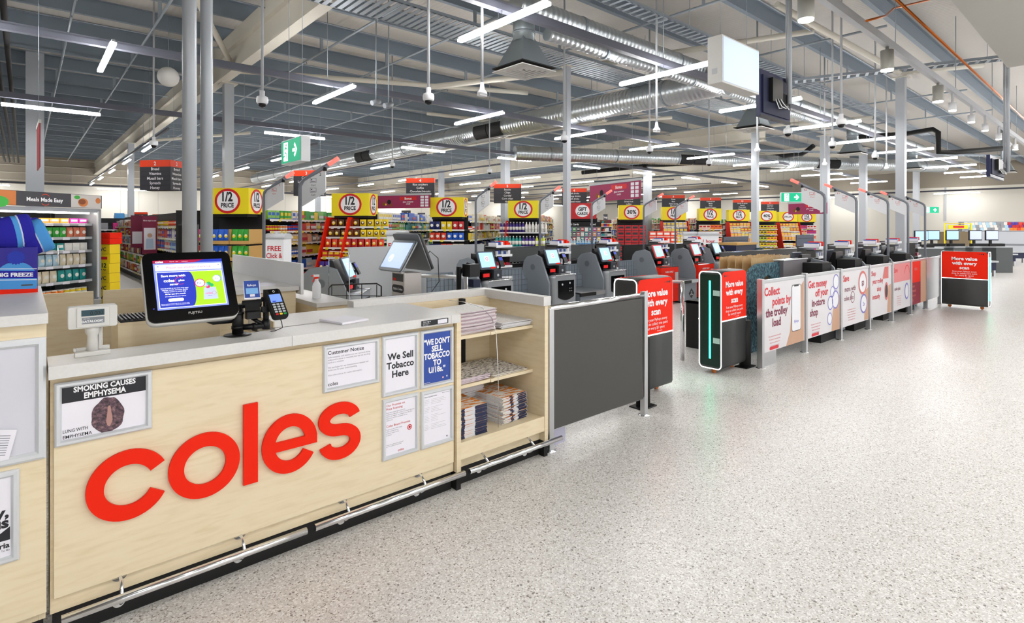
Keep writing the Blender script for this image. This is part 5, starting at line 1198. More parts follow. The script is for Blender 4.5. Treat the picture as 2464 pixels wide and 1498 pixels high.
        if k == 1:
            spec = [('bag', ['#3f2a8c', '#5a3aa8', '#f2d21e', '#3f2a8c'], (.155, .27, .07)), ('bag', ['#3f2a8c', '#f0882a', '#5a3aa8', '#3f2a8c'], (.13, .25, .06)), ('box', ['#c8262c', '#f2d21e', '#3f2a8c', '#5a3aa8'], (.13, .15, .06)), ('bag', ['#e8452a', '#c8262c', '#e8452a'], (.14, .19, .06)), ('bag', ['#5a3418', '#f2d21e'], (.15, .17, .06)), ('bag', ['#5a3418', '#f2d21e'], (.16, .17, .06))]
        else:
            pc = {6: ['#eceae4', '#e8dcc0', '#9a9ca0'], 8: ['#f4b890', '#e8dcc0', '#d87a5a'], 10: ['#f4b890', '#eceae4', '#d87a5a']}[k]
            spec = [('box', [pc[j % 3], pc[(j+1) % 3]], (.14, .18, .06)) for j in range(6)]
        for j, (kd, cl, sz) in enumerate(spec):
            row(M, -.46, x1_-.02, yf[j]+.06, zz[j], [(q, '#f2d21e' if q != '#f2d21e' else '#5a3418') for q in cl], kd, '%s shelf of the %s' % (ORD[j], nm), None, sz)
    elif k == 2:
        zz = (.2, .52, .84, 1.14, 1.42)
        for j, z in enumerate(zz): obj('end_shelf', shelf_board(-.5, .5, -.05, .42, z, seed=j), t)
        for j, (kd, cl, sz) in enumerate([('box', ['#262a30', '#262a30'], (.2, .25, .1)), ('box', ['#262a30'], (.2, .25, .1)), ('bag', ['#1c2a6a', '#e8452a', '#e8dcc0'], (.15, .2, .06)), ('bag', ['#e8452a', '#1f5fd0'], (.15, .2, .06)), ('bag', ['#1c2a6a', '#f2d21e', '#c8262c'], (.15, .22, .06))]):
            row(M, -.48, .48, 0, zz[j], [(q, '#f2f0ea') for q in cl], kd, '%s shelf of the %s' % (ORD[j], nm), None, sz)
    elif k == 3:
        f = thing('drinks_stand', 'open stand packed with teal and purple bottles in front of the drinks gondola', 'display', (gx, gy, 0), a0)
        zz = ((.16, -.9), (.56, -.88), (.92, -.8), (1.33, 0)); cl = [['#1c9a98', '#1c9a98', '#3f2a8c', '#c8d838'], ['#1c9a98', '#1c9a98', '#3f2a8c', '#c8d838'], ['#1c9a98', '#1c9a98', '#3f2a8c', '#c8d838'], ['#3f2a8c', '#3f2a8c', '#eceae4', '#eceae4']]
        for j, (z, yy) in enumerate(zz):
            obj('shelf', shelf_board(-.75, .75, yy-.05, .4, z, tick=False), f)
            row(M, -.73, .73, yy+.02, z, [(q, '#f2f0ea') for q in cl[j]], 'bottle', '%s shelf of the %s' % (ORD[j], nm), None, (.045, .31))
        for xx in (-.76, .75): obj('side_frame', MB().box(xx, xx+.012, -.9, .4, 0, .95, SHELFM), f)
        obj('wing_panel', MB().prism([(-.52, -.25, 1.2), (-.52, -.05, 1.68), (-.52, .4, 1.68), (-.52, .4, 1.2)], (.015, 0, 0), RED), f)
    elif k == 4:
        b = MB().box(-.62, .62, -.02, .02, 1.50, 1.66, BLACKM); b.text('Gift Cards', (-.3, -.022, 1.55), X_, Z_, .085, INKW, 'C', .02); b.text('Food', (.35, -.022, 1.55), X_, Z_, .085, INKW, 'C', .02); obj('header', b, t)
        b = MB().box(-.62, .62, .0, .03, .2, 1.5, MGREY); obj('peg_board', b, t)
        gcol = ['#c8262c', '#1f5fd0', '#f0882a', '#eceae4', '#35a83a', '#5a3aa8', '#1c9a98', '#262a30', '#f2d21e', '#b82890']
        for j in range(5):
            for i in range(9):
                c_ = gcol[(i*3+j*7) % 10]; p = M @ Vector((-.54+i*.135, -.012, .72+j*.155))
                tag(obj('gift_card', prod('box', c_, '#f2f0ea', (.10, .125, .006)), None, p, a0), '%s gift card hanging in the %s row of the gift card board' % (CN[c_], ORD[j]), 'gift card', '%s gift cards, %s row' % (CN[c_], ORD[j]))
        f = thing('water_pallet', 'low stand of clear blue water bottles in front of the gift cards', 'display', (gx, gy, 0), a0); obj('base', MB().box(-1.3, .9, -1.3, -.5, 0, .5, SHELFM), f); obj('step', MB().box(-1.3, .9, -.9, -.5, .5, .8, SHELFM), f)
        row(M, -1.28, .88, -1.22, .5, [('#b8d8e8', '#f2f0ea')], 'bottle', 'front step of the water stand', None, (.042, .31)); row(M, -1.28, .88, -.82, .8, [('#b8d8e8', '#f2f0ea'), ('#b8d8e8', '#4a9ad8')], 'bottle', 'rear step of the water stand', None, (.042, .31))
    elif k == 5:
        for j in range(7):
            row(M, -.55, .45, -.5, .05+j*.215, [('#c8262c', '#262a30')], 'box', '%s layer of the cola stack' % (ORD+['highest'])[min(j, 6)], 4, (.235, .21, .3), 'cola carton')
        for j in range(6): row(M, .55, 1.5, -.7, .05+j*.215, [('#e8452a', '#f2f0ea')], 'box', '%s layer of the bright red stack' % (ORD+['highest'])[min(j, 6)], 4, (.23, .21, .3), 'drinks carton')
    else:
        zz = (.2, .5, .8, 1.1, 1.38)
        for j, z in enumerate(zz): obj('end_shelf', shelf_board(-.5, .5, -.05, .42, z, seed=j), t)
        pc = {7: ['#f4b890', '#e8dcc0', '#f0882a'], 9: ['#f2d21e', '#f2d21e', '#c8d838'], 11: ['#f4b890', '#b82890', '#eceae4']}[k]
        for j, z in enumerate(zz): row(M, -.48, .48, 0, z, [(pc[j % 3], '#c8262c' if k != 9 else '#262a30'), (pc[(j+1) % 3], '#c8262c')], 'box', '%s shelf of the %s' % (ORD[j], nm), None, (.15, .2, .06))
# ---------------------------------------------------------------- aisle signs
AS = {'2': ((336, 410, 384), ['Bread', 'Vitamins', 'Muesli bars', 'Spreads', 'Honey']), '3': ((706, 768, 410), ['Cereals', 'Long life milk', 'Tea', 'Sugar', 'Flour']), '4': ((977, 1045, 430), ['Rice crackers', 'Coffee', 'Chocolate biscuits', 'Biscuits', 'Crackers']),
      '5': ((1188, 1254, 442), ['Snacks', 'Chips', 'Cordial', 'Corn chips', 'Nuts']), '6': ((1352, 1412, 455), ['Soft drinks', 'Energy drinks', 'Soft drinks', 'Mineral water', 'Flavoured drinks']), '7': ((1485, 1541, 466), ['Sugar', 'Chocolate', 'Dried fruit', 'Lollies', '']),
      '8': ((1593, 1648, 471), ['Pasta', 'Rice', 'Pasta sauce', 'Mexican', 'Vegetables']), '9': ((1685, 1735, 477), ['Canned fish', 'Meals', 'Soup', 'Canned veggies', 'Noodles']), '10': ((1764, 1809, 483), ['Herbs & spices', 'Sauces', 'Pasta bake', 'Condiments', '']), '11': ((1832, 1875, 487), ['Shampoo', 'Skin care', 'Toothpaste', 'Deodorant', '']), '12': ((1915, 1945, 495), ['Nappies', 'Baby food', '', '', ''])}
NW = {'2': 'two', '3': 'three', '4': 'four', '5': 'five', '6': 'six', '7': 'seven', '8': 'eight', '9': 'nine', '10': 'ten', '11': 'eleven', '12': 'twelve'}
SGR = mat('sign_orange_red', '#e8431f', .45); SGB = mat('sign_charcoal', '#3a3a40', .5)
for n_, ((pa, pb, pt), L_) in AS.items():
    p = onY((pa+pb)/2, pt, 13.9)
    Zd = p.x*C1+p.y*S1; u = ((pa+pb)/2-CX)/F
    W = (pb-pa)*Zd/F/(.99-u*(-.139)) ; Dp = .36 if n_ in '23' else .10
    t = thing('aisle_sign', 'hanging aisle sign %s listing %s' % (NW[n_], ', '.join(x.lower() for x in L_[:2] if x)), 'aisle sign', (p.x, p.y, 2.28), EA)
    b = MB()
    obj('header', MB().box(-W/2, W/2, 0, Dp, .50, .64, SGR), t); obj('body', MB().box(-W/2, W/2, .004, Dp-.004, 0, .50, SGB), t)
    b.text(n_, (0, -.002, .53), X_, Z_, .11, INKW, 'C', .02); obj('number', b, t)
    b = MB()
    for q, s_ in enumerate(L_):
        if q: b.box(-W/2, W/2, .0025, .004, .50-q*.1-.0015, .50-q*.1+.0015, BLACK)
        if s_: b.text(s_, (0, .0015, .425-q*.1), X_, Z_, .084, INKW, 'C', .012, W*.92)
    if Dp > .3:
        b.text(n_, (W/2+.002, Dp/2, .53), Y_, Z_, .11, INKW, 'C', .02, None, .7)
        for q, s_ in enumerate(L_):
            if s_: b.text(s_, (W/2+.001, Dp/2, .425-q*.1), Y_, Z_, .075, INKW, 'C', .012, Dp*.8)
    obj('listing', b, t)
    for q in (-.4, .4): obj('suspension_wire', MB().cyl((q*W, Dp/2, .64), (q*W, Dp/2, 3.12), .003, GALV, 5), t)
# hanging banners
def banner(pl, pr, tl, tr, Zl, Zr, h_, label, draw):
    a = at(pl, tl, Zl); c = at(pr, tr, Zr); z1 = (a.z+c.z)/2; d = Vector((c.x-a.x, c.y-a.y, 0)); L = d.length
    t = thing('hanging_banner', label, 'banner', (a.x, a.y, z1-h_), math.atan2(d.y, d.x))
    b = MB().box(0, L, 0, .02, 0, h_, mat('maroon_banner', '#9c2a58', .5)); draw(b, L, h_); obj('banner_sheet', b, t)
    obj('banner_rail', MB().box(-.02, L+.02, -.01, .03, h_, h_+.05, LGREY), t)
    for q in (.15, .85): obj('suspension_wire', MB().cyl((L*q, .01, h_+.05), (L*q, .01, 5.4-(z1-h_)), .003, GALV, 5), t)
def d_bonus(b, L, h_):
    b.box(L*.46, L*.76, -.003, 0, h_*.62, h_*.9, SRED); b.text('Bonus', (L*.61, -.005, h_*.66), X_, Z_, h_*.26, INKW, 'C', .02, L*.28)
    b.text('glass container', (L*.61, -.003, h_*.44), X_, Z_, h_*.16, INKW, 'C', .01, L*.38); b.text('credit', (L*.61, -.003, h_*.28), X_, Z_, h_*.16, INKW, 'C', .01, L*.2)
    for q in range(2):
        for r in range(4): b.box(L*(.83+.08*q), L*(.89+.08*q), -.003, 0, h_*(.1+.22*r), h_*(.27+.22*r), PAPER)
    for cx_, cz_, r_, m_ in ((.26, .5, .14, BLACKM), (.16, .35, .12, mat('food_brown', '#8a4a26', .6)), (.3, .25, .1, mat('food_brown', '#8a4a26', .6)), (.2, .3, .06, YEL)): b.disc((L*cx_, -.003, h_*cz_), X_, Z_, h_*r_*1.3, m_, 16)
banner(1419, 1541, 447, 434, 12.6, 11, .36, 'maroon hanging banner advertising a bonus glass container credit, left of lane sign five\'s tip', d_bonus)
banner(903, 1035, 470, 470, 15.2, 14.6, .34, 'maroon hanging banner behind the aisle four sign', d_bonus)
banner(1897, 1990, 484, 494, 16, 15, .3, 'maroon hanging banner behind lane sign twelve', d_bonus)
# ---------------------------------------------------------------- shelf wall down the left aisle
t = thing('gondola', 'long shelving run down the far left aisle, seen between fridge and touch screen', 'shelving', (2.42, 13.6, 0), 0)
obj('spine_panel', MB().box(.44, .47, 0, 12, .1, 1.85, SHELFM), t); obj('base_plinth', MB().box(.02, .9, 0, 12, 0, .14, SHELFM), t); obj('end_back_panel', MB().box(.0, .9, -.02, 0, .0, 1.85, SHELFM), t)
bpy.context.view_layer.update()
side_shelving(t, Matrix.Translation((2.42, 13.6, 0)), 'left aisle shelving', .0, 12, 0, -1, 5.0, PA, ['box', 'jar', 'can', 'box'], (.18, .45, .72, .98, 1.24, 1.50, 1.72)[:6])
t = thing('gondola', 'shelving run beyond the yellow carton stack, its end turned this way', 'shelving', (.2, 24, 0), .0)
obj('spine_panel', MB().box(0, 2.6, .4, .43, .1, 1.8, SHELFM), t); obj('base_plinth', MB().box(0, 2.6, 0, .9, 0, .14, SHELFM), t)
for j, z in enumerate((.2, .5, .8, 1.1, 1.4)): obj('shelf', shelf_board(0, 2.6, 0, .4, z, seed=j), t)
fr = MB(); rr = random.Random(11)
for z in (.2, .5, .8, 1.1, 1.4):
    x = .2
    while x < 2.7: w_ = rr.uniform(.12, .3); fr.box(x, min(x+w_, 2.8), 24.03, 24.3, z, z+rr.uniform(.12, .24), hx(rr.choice(PAL))); x += w_+.01
o = obj('grocery_rows', fr); tag(o, 'mixed groceries on the far shelving beyond the yellow cartons', 'groceries', None, 'stuff')
# ---------------------------------------------------------------- far shelving as further gondolas
far_spec = [(6, 30), (12, 31), (18, 32), (24, 33), (30, 34), (36, 30)]
for i, (x, y_) in enumerate(far_spec):
    t = thing('gondola', ['distant shelving behind the aisle two sign', 'distant shelving behind the aisle four sign', 'distant shelving behind the aisle five sign', 'distant shelving behind the aisle seven sign', 'distant shelving behind the aisle nine sign', 'distant shelving behind lane sign twelve'][i], 'shelving', (x-3, y_, 0))
    obj('spine_panel', MB().box(0, 5.6, .4, .43, .0, 2.0, SHELFM), t)
    for j, z in enumerate((.3, .7, 1.1, 1.5, 1.8)): obj('shelf', shelf_board(0, 5.6, 0, .4, z, tick=False), t)
    fr = MB()
    for z in (.3, .7, 1.1, 1.5, 1.8):
        q = x-3
        while q < x+2.4: w_ = rr.uniform(.2, .5); fr.box(q, q+w_, y_+.03, y_+.3, z, z+rr.uniform(.18, .3), hx(rr.choice(PAL))); q += w_+.01
    o = obj('grocery_rows', fr); tag(o, 'mixed groceries on the %s' % t['label'][:60], 'groceries', None, 'stuff')
# small black category signs against the far wall
for px, py, w_, tx, Zd, red in ((289, 523, 24, 'Rice', 26, 0), (380, 522, 24, 'Canned fruit', 26, 0), (334, 520, 42, 'Sports & Diet', 24, 1), (977, 513, 22, 'Noodles', 30, 0), (1014, 519, 18, 'Asian', 32, 0), (783, 519, 24, 'Pet foods', 28, 0), (1203, 525, 14, 'Pasta', 34, 0), (1457, 522, 10, 'Soap', 36, 0), (957, 525, 18, 'Tea', 28, 1), (1163, 527, 14, 'Spices', 32, 1), (686, 521, 20, 'Bakery', 28, 1)):
    p = at(px, py, Zd); s_ = Zd/F
    t = thing('category_sign', 'small hanging category sign reading %s' % tx.lower(), 'sign', p, TH-PI/2)
    b = MB().box(-w_*s_/2, w_*s_/2, 0, .02, -7*s_*(2 if red else 1), 7*s_, SGB)
    if red: b.box(-w_*s_/2, w_*s_/2, -.002, 0, 5*s_, 10*s_, SGR)
    b.text(tx, (0, -.003, -3*s_), X_, Z_, 8*s_, INKW, 'C', .01, w_*s_*.85); obj('sign_board', b, t)
    obj('suspension_wire', MB().cyl((0, .01, 7*s_), (0, .01, 5.4-p.z), .003, GALV, 5), t)
for px, py, w_, h_, Zd, lb in ((268, 539, 52, 26, 24, 'large orange red and white wall advert above the far left shelves'), (393, 540, 50, 22, 24, 'orange red and white wall advert right of the first one')):
    p = at(px, py, Zd); s_ = Zd/F
    b = MB().box(-w_*s_/2, 0, 0, .03, -h_*s_/2, h_*s_/2, SGR); b.box(0, w_*s_/2, 0, .03, -h_*s_/2, h_*s_/2, LGREY); b.disc((w_*s_*.25, -.002, 0), X_, Z_, h_*s_*.35, SRED, 20)
    for q in range(3): b.text('Looking for', (-w_*s_*.25, -.002, h_*s_*(.2-.22*q)), X_, Z_, h_*s_*.2, INKW, 'C', .02, w_*s_*.4)
    b.box(-.03, .03, .03, .06, -h_*s_/2-1.3, h_*s_/2, GALV)
    single('advert_board', b, lb, 'advert', p, TH-PI/2)
# ---------------------------------------------------------------- aisle blades sticking out of the left run
for i, (y_, z0, z1, lb) in enumerate(((17.6, .95, 1.8, 'maroon shelf blade with small pictures in the far left aisle'), (15.7, .85, 1.75, 'maroon and white shelf blade with a person in a pale shirt'))):
    b = MB().box(0, .30, 0, .006, z0, z1, MAU); b.box(.03, .27, -.002, 0, z0+.1, z0+.42 if not i else z0+.62, PAPER)
    if i:
        b.add([(.07, -.004, z0+.12), (.23, -.004, z0+.12), (.22, -.004, z0+.36), (.08, -.004, z0+.36)], [(0, 1, 2, 3)], mat('pale_blue_shirt', '#b9cfe6', .6)); b.disc((.15, -.005, z0+.44), X_, Z_, .05, SKIN, 14)
        b.text('More ways to save', (.15, -.002, z1-.12), X_, Z_, .05, INKW, 'C', .01, .26)
    single('shelf_blade', b, lb, 'shelf sign', (2.10, y_, 0))
# ---------------------------------------------------------------- stack of yellow cartons
p = at(262, 560, 9.9); M = frame((p.x-.02, p.y, 0), EA)
YC = MB().box(-.15, .15, -.11, .11, .001, .166, hx('#f2d21e')); 
YC.text('WC', (0, -.112, .05), X_, Z_, .09, INK, 'C', .02, .2); YC.box(-.13, -.07, -.112, -.11, .08, .14, LGREY); YC.add([(-.151, .05, .08), (-.151, -.02, .08), (-.151, -.02, .14), (-.151, .05, .14)], [(0, 1, 2, 3)], LGREY); YC.add([(-.151, .08, .02), (-.151, -.06, .02), (-.151, -.06, .035), (-.151, .08, .035)], [(0, 1, 2, 3)], MGREY)
ym = YC.mesh('yellow_carton')
for j in range(7):
    for i in range(1): tag(obj('carton', ym, None, M @ Vector((0, 0, .0+j*.17)), EA+R.uniform(-.03, .03)), 'yellow carton in the tall stack right of the prepared meals fridge', 'carton', 'yellow cartons in the stack')
b = MB().box(-.1, .12, -.004, 0, 0, .24, YEL); b.box(-.09, .11, -.006, -.004, .17, .22, SRED); b.text('$12', (.01, -.006, .03), X_, Z_, .11, INK, 'C', .03)
o = single('price_card', b, 'yellow price card reading twelve dollars on the yellow carton stack', 'price card', M @ Vector((.0, -.115, .75)), EA)
for j in range(2): tag(obj('carton', MB().box(-.17, .17, -.13, .13, .001, .10, RED), None, M @ Vector((0, 0, 1.192+j*.102)), EA), 'flat red tray on top of the yellow cartons', 'tray', 'red trays on the yellow stack')
# ---------------------------------------------------------------- prepared meals fridge
pr = at(240, 600, 9.5); FM = frame((pr.x, pr.y, 0), math.atan2(.652, .758))   # local -x runs toward the camera
t = thing('display_fridge', 'open glass fronted fridge headed Meals Made Easy at the far left', 'fridge', (pr.x, pr.y, 0), math.atan2(.652, .758))
FG = mat('fridge_grey', '#8d9197', .4, .3); FI = mat('fridge_inside', '#191b1f', .6)
LF = 2.6
obj('cabinet', MB().box(-LF, 0, .85, .9, 0, 1.80, FI).box(-LF, 0, .05, .9, .0, .30, FG).box(-LF, 0, .0, .9, 1.74, 1.80, FG), t)
obj('end_panel', MB().box(-.03, .03, .0, .9, 0, 1.80, FG), t, bev=.004)
obj('door_frame', MB().box(-.06, -.03, -.02, .0, .3, 1.76, LGREY), t)
for k in range(3):
    obj('glass_door', MB().box(-.06-.82*(k+1), -.06-.82*k-.01, -.012, -.006, .32, 1.74, GLASS), t); obj('door_handle', MB().cyl((-.06-.82*k-.72, -.03, .9), (-.06-.82*k-.72, -.03, 1.2), .010, CHROME, 8), t)
b = MB().box(-LF, .02, -.02, .02, 1.81, 2.03, SGB); b.box(-.55, .0, -.024, -.02, 1.815, 2.025, mat('food_photo_pale', '#c9c4c0', .5)); b.disc((-.34, -.026, 1.90), X_, Z_, .07, mat('food_orange', '#c8763a', .5), 18, 1.3); b.disc((-.36, -.028, 1.91), X_, Z_, .045, mat('food_brown', '#8a4a26', .6), 14, 1.5); b.disc((-.45, -.028, 1.98), X_, Z_, .03, hx('#35a83a'), 12, 1.8); b.disc((-.06, -.027, 1.94), X_, Z_, .05, mat('food_orange', '#c8763a', .5), 12)
b.text('Meals Made Easy', (-.98, -.024, 1.885), X_, Z_, .085, INKW, 'C', .025, .72); b.ring((-.98, -.024, 1.92), X_, Z_, .075, .083, SGR, 16, .7, 2.4); b.ring((-.98, -.024, 1.91), X_, Z_, .075, .083, SGR, 16, 3.9, 5.5)
b.box(-1.9, -1.42, -.024, -.02, 1.815, 2.025, mat('food_orange', '#c8763a', .5)); b.disc((-1.65, -.026, 1.86), X_, Z_, .08, hx('#35a83a'), 14, 1.6)
obj('header_panel', b, t)
fs_ = [(.36, 'jar', ['#f2d21e', '#35a83a', '#f0882a', '#f2d21e'], (.05, .12)), (.60, 'bag', ['#d87a5a', '#e8dcc0', '#1c9a98'], (.12, .19, .05)), (.86, 'bag', ['#e8dcc0', '#b8d8e8', '#e8dcc0'], (.11, .19, .05)), (1.10, 'box', ['#e8dcc0', '#e8452a', '#1c9a98', '#eceae4'], (.13, .13, .06)), (1.32, 'bag', ['#f0882a', '#f0882a', '#35a83a', '#d87a5a'], (.115, .17, .05)), (1.545, 'box', ['#e8dcc0', '#9a9ca0', '#f0882a', '#b82890'], (.15, .09, .08))]
for j, (z, kd, cl, sz) in enumerate(fs_):
    bb = MB().box(-LF+.03, -.04, .12, .84, z-.02, z, STEEL); bb.box(-LF+.03, -.04, .105, .12, z-.03, z+.012, LGREY)
    for q in range(8): bb.box(-.3-q*.28, -.18-q*.28, .10, .105, z-.035, z+.008, PAPER)
    obj('fridge_shelf', bb, t)
    row(FM, -1.75, -.07, .20, z, [(q, '#f2f0ea') for q in cl], kd, '%s shelf of the prepared meals fridge' % ORD[j], None, sz)
obj('shelf_light', MB().box(-LF+.1, -.1, .10, .14, 1.715, 1.735, mat('fridge_lamp', '#fff8e8', .4, emit=9)), t)
# ---------------------------------------------------------------- click and collect / delivery boards
def board(px, py, Zd, w_, h_, L_, label, a=None):
    p = at(px, py, Zd)
    t = thing('info_stand', label, 'stand', (p.x, p.y, 0), (TH-PI/2-.12) if a is None else a)
    b = MB().box(-w_/2, w_/2, 0, .28, .0, h_, WHITE); obj('body', b, t, bev=.01)
    P = [(0, 0), (.32, 0)]+[(.16+.16*math.cos(q), .0+.10*math.sin(q)) for q in [PI*k_/8 for k_ in range(1, 8)]]
    obj('curved_lid', MB().prism([(-w_/2-.02, -.02+y_, h_+z_) for y_, z_ in P], (w_+.04, 0, 0), LGREY, True), t)
    b = MB()
    for q, s_ in enumerate(L_): b.text(s_, (0, -.003, h_*.83-q*.13), X_, Z_, .13, INKR, 'C', .02, w_*.85)
    obj('lettering', b, t)
board(660, 600, 10.0, .36, 1.28, ['FREE', 'Click &', 'Collect'], 'white stand reading free click and collect, behind lane pole one')
board(951, 600, 10.2, .33, 1.33, ['FREE', 'Click &', 'Collect'], 'white stand with rounded lid behind the kiosk tablet')
board(1706, 600, 16, .55, 1.25, ['1 hour', 'delivery', 'now'], 'white stand reading one hour delivery now, behind the red machines')
board(1665, 590, 16.2, .45, 1.25, [], 'plain white stand with rounded lid left of the delivery stand')
t = thing('impulse_bin', 'yellow cardboard bin of white packets by the farther red machine', 'bin', (11.35, 5.6, 0)); obj('carton', MB().box(0, .7, 0, .35, .0, .70, NAVY).box(-.02, .72, -.02, .37, .70, .82, CARDB), t)
for k in range(6): tag(obj('packet', MB().box(-.04, .04, -.12, .12, 0, .1, PAPER), None, (11.42+.11*k, 5.78, .821), 0), 'white packet in the yellow cardboard bin', 'packet', 'white packets in the cardboard bin')
t = thing('impulse_bin', 'brown topped dark blue bin with flecked side behind the farther red machine', 'bin', (12.0, 6.0, 0)); obj('body', MB().box(0, 1.0, 0, .5, 0, 1.08, NAVY).box(-.0, 1.02, -.02, .52, 1.08, 1.13, CARDB), t); obj('flecked_end', MB().box(1.0, 1.05, -.15, .5, 0, 1.0, FLECK), t)
# wire trolley
t = thing('wire_trolley', 'black wire trolley basket in front of the red chocolate display', 'trolley', (2.25, 4.85, 0))
b = MB(); x0, x1 = 2.15, 2.48; y0, y1 = 4.95, 4.62
K('rim', MB().tube([(2.12, 4.98, .84), (2.12, 4.98, .93), (2.14, 4.96, .96), (2.44, 4.66, .975), (2.47, 4.63, .95), (2.47, 4.63, .84)], .007, BLACK, 6))
for q in range(4): s_ = q/3; K('wire', MB().cyl((lerp(2.14, 2.44, s_), lerp(4.96, 4.66, s_), .70), (lerp(2.14, 2.44, s_), lerp(4.96, 4.66, s_), .965), .004, BLACK, 6))
for z in (.74, .86): K('wire', MB().cyl((2.12, 4.98, z), (2.47, 4.63, z), .004, BLACK, 6))
K('leg', MB().cyl((2.3, 4.8, 0), (2.3, 4.8, .74), .01, BLACK, 6))
# ---------------------------------------------------------------- far right: assisted checkouts, chest freezer, produce wall
def far_till(label, px, py0, Zd, w_=.42, scrn=SLB):
    p = at(px, 600, Zd)
    t = thing('checkout_till', label, 'checkout', (p.x, p.y, 0), TH-PI/2)
    obj('counter', MB().box(-.5, .5, 0, .6, 0, .82, DVG).box(-.52, .52, -.02, .62, .82, .86, LGREY), t)
    obj('monitor', MB().box(-w_/2, w_/2, .2, .24, 1.05, 1.38, BLACK).box(-w_/2+.02, w_/2-.02, .19, .2, 1.08, 1.36, scrn), t)
    obj('monitor_stand', MB().box(-.03, .03, .24, .3, .86, 1.2, BLACK).box(-.25, .25, .0, .15, .86, .95, BLACKM), t)
    return t
for k, (px, lb, zz, s_) in enumerate(((2229, 'till with a blue screen behind lane sign eight', 17, SLB), (2257, 'till with a bright blue screen right of lane sign eight', 18, SLB), (2304, 'till with a narrow blue screen in the middle of the far row', 18, SLB), (2360, 'dark till with a grey screen right of the far gate', 18, SGY), (2400, 'rightmost dark till with a grey and green screen', 18, SGY))):
    far_till(lb, px, 553, zz, .42, s_)
for k, (px, py, lb) in enumerate(((2378, 665, 'nearest dark packing bench right of the far gate'), (2410, 652, 'second packing bench to the right'), (2430, 640, 'third packing bench at the right edge'), (2452, 632, 'farthest packing bench at the right edge'))):
    p = onZ(px, py, 0); t = thing('packing_bench', lb, 'bench', (p.x, p.y, 0), TH-PI/2+.1)
    obj('top', MB().box(-.55, .35, 0, .6, .42, .47, LGREY), t); obj('body', MB().box(-.5, .3, .05, .55, .18, .42, NAVY), t)
    obj('leg', MB().box(-.5, -.44, .05, .11, 0, .18, STEEL), t); obj('leg', MB().box(.24, .30, .05, .11, 0, .18, STEEL), t)
p0, p1 = at(2322, 600, 26.5), at(2500, 600, 25.5); d = p1-p0; d.z = 0; a = math.atan2(d.y, d.x)
t = thing('produce_wall_shelf', 'long white shelf and chest below a colourful band of packets at the far right wall', 'shelving', (p0.x, p0.y, 0), a)
obj('chest', MB().box(0, d.length+4, 0, .8, 0, 1.28, mat('pale_chest', '#b8bcc2', .4)).box(-.01, d.length+4, -.02, .82, .62, .7, MGREY), t); obj('back_panel', MB().box(0, d.length+4, .8, .84, 0, 1.75, LGREY), t)
obj('shelf', MB().box(0, d.length+4, .3, .8, 1.30, 1.32, LGREY), t)
fr = MB(); M = frame((p0.x, p0.y, 0), a); q = 0
while q < d.length+3.8:
    for z in (1.32, 1.45, 1.58):
        c_ = rr.choice(['#eceae4', '#eceae4', '#b8d8e8', '#9a9ca0']) if q < 1.8 else rr.choice(['#f2d21e', '#c8262c', '#e8452a', '#5a3aa8', '#eceae4', '#262a30', '#f0882a'])
        fr.M = M; fr.box(q, q+.13, .3+(z-1.3)*.8, .7, z, z+.12+rr.uniform(0, .02), hx(c_))
    q += .14
tag(obj('wall_packets', fr), 'band of colourful packets along the far right wall', 'groceries', None, 'stuff')
t = thing('yellow_rack', 'yellow framed rack behind the far tills', 'rack', at(2305, 545, 21)*1, TH-PI/2); t.location.z = 0
obj('frame', MB().tube([(-.5, 0, 0), (-.5, 0, 1.62), (.5, 0, 1.62), (.5, 0, 0)], .03, YEL, 6), t); obj('header', MB().box(-.38, .38, -.03, .0, 1.42, 1.56, YEL).box(-.2, .2, -.04, -.03, 1.45, 1.53, SRED), t); obj('basket', MB().box(-.47, .47, 0, .4, .3, 1.3, mat('wire_basket', '#7a6a50', .6)), t)
# ================================================================ services under the roof
def duct_thing(label, p0, p1, r, m=DUCT, rings=0):
    t = thing('air_duct', label, 'air duct', p0)
    p0 = Vector(p0); p1 = Vector(p1); d = p1-p0; L = d.length
    t.rotation_euler = Vector((0, 0, 1)).rotation_difference(d).to_euler()
    pf = []; q = 0; pc = .10
    while q < L: pf += [(r, q), (r, q+pc*.35), (r-.007, q+pc*.5), (r-.007, q+pc*.85)]; q += pc
    obj('spiral_pipe', MB().lathe(pf, m, 24), t)
    n = int(L/2.4)
    if n:
        rm = MB().cyl((0, 0, -.02), (0, 0, .02), r+.008, GALV, 28).mesh('joint_band')
        for k in range(n): obj('joint_band', rm, t, (0, 0, (k+.5)*L/n))
    return t
d1 = duct_thing('thick spiral duct running away over the checkouts towards the chips display', (10.05, 5.2, 4.28), (10.05, 34, 4.28), .27)
def register(t, r, z0, z1):
    q = t.rotation_euler.to_quaternion().inverted() @ Vector((-.75, -.55, -.25)); a0 = math.atan2(q.y, q.x); b = MB()
    for (u0, u1) in ((z0, (z0+z1)/2-.02), ((z0+z1)/2+.02, z1)):
        for k in range(8):
            c0, c1 = a0-.75+1.5*k/8, a0-.75+1.5*(k+1)/8
            P = [(rr_*math.cos(c), rr_*math.sin(c), z) for z in (u0, u1) for rr_, c in ((r, c0), (r, c1), (r+.022, c1), (r+.022, c0))]
            b.add(P, [(0, 3, 2, 1), (4, 5, 6, 7), (3, 7, 6, 2), (0, 4, 7, 3), (1, 2, 6, 5)], BLACKM)
    obj('air_register', b, t)
for px in ((1172, 326), (872, 388)):
    p = onX(px[0], px[1], 9.82); register(d1, .268, p.y-5.2-.6, p.y-5.2+.6)
duct_thing('shiny spiral duct along the front, above the square ceiling diffuser', (5.0, 5.6, 4.52), (26, 5.6, 4.52), .15)
duct_thing('thinner bright duct running below the shiny front duct', (5.3, 5.3, 4.10), (15, 5.3, 4.10), .085)
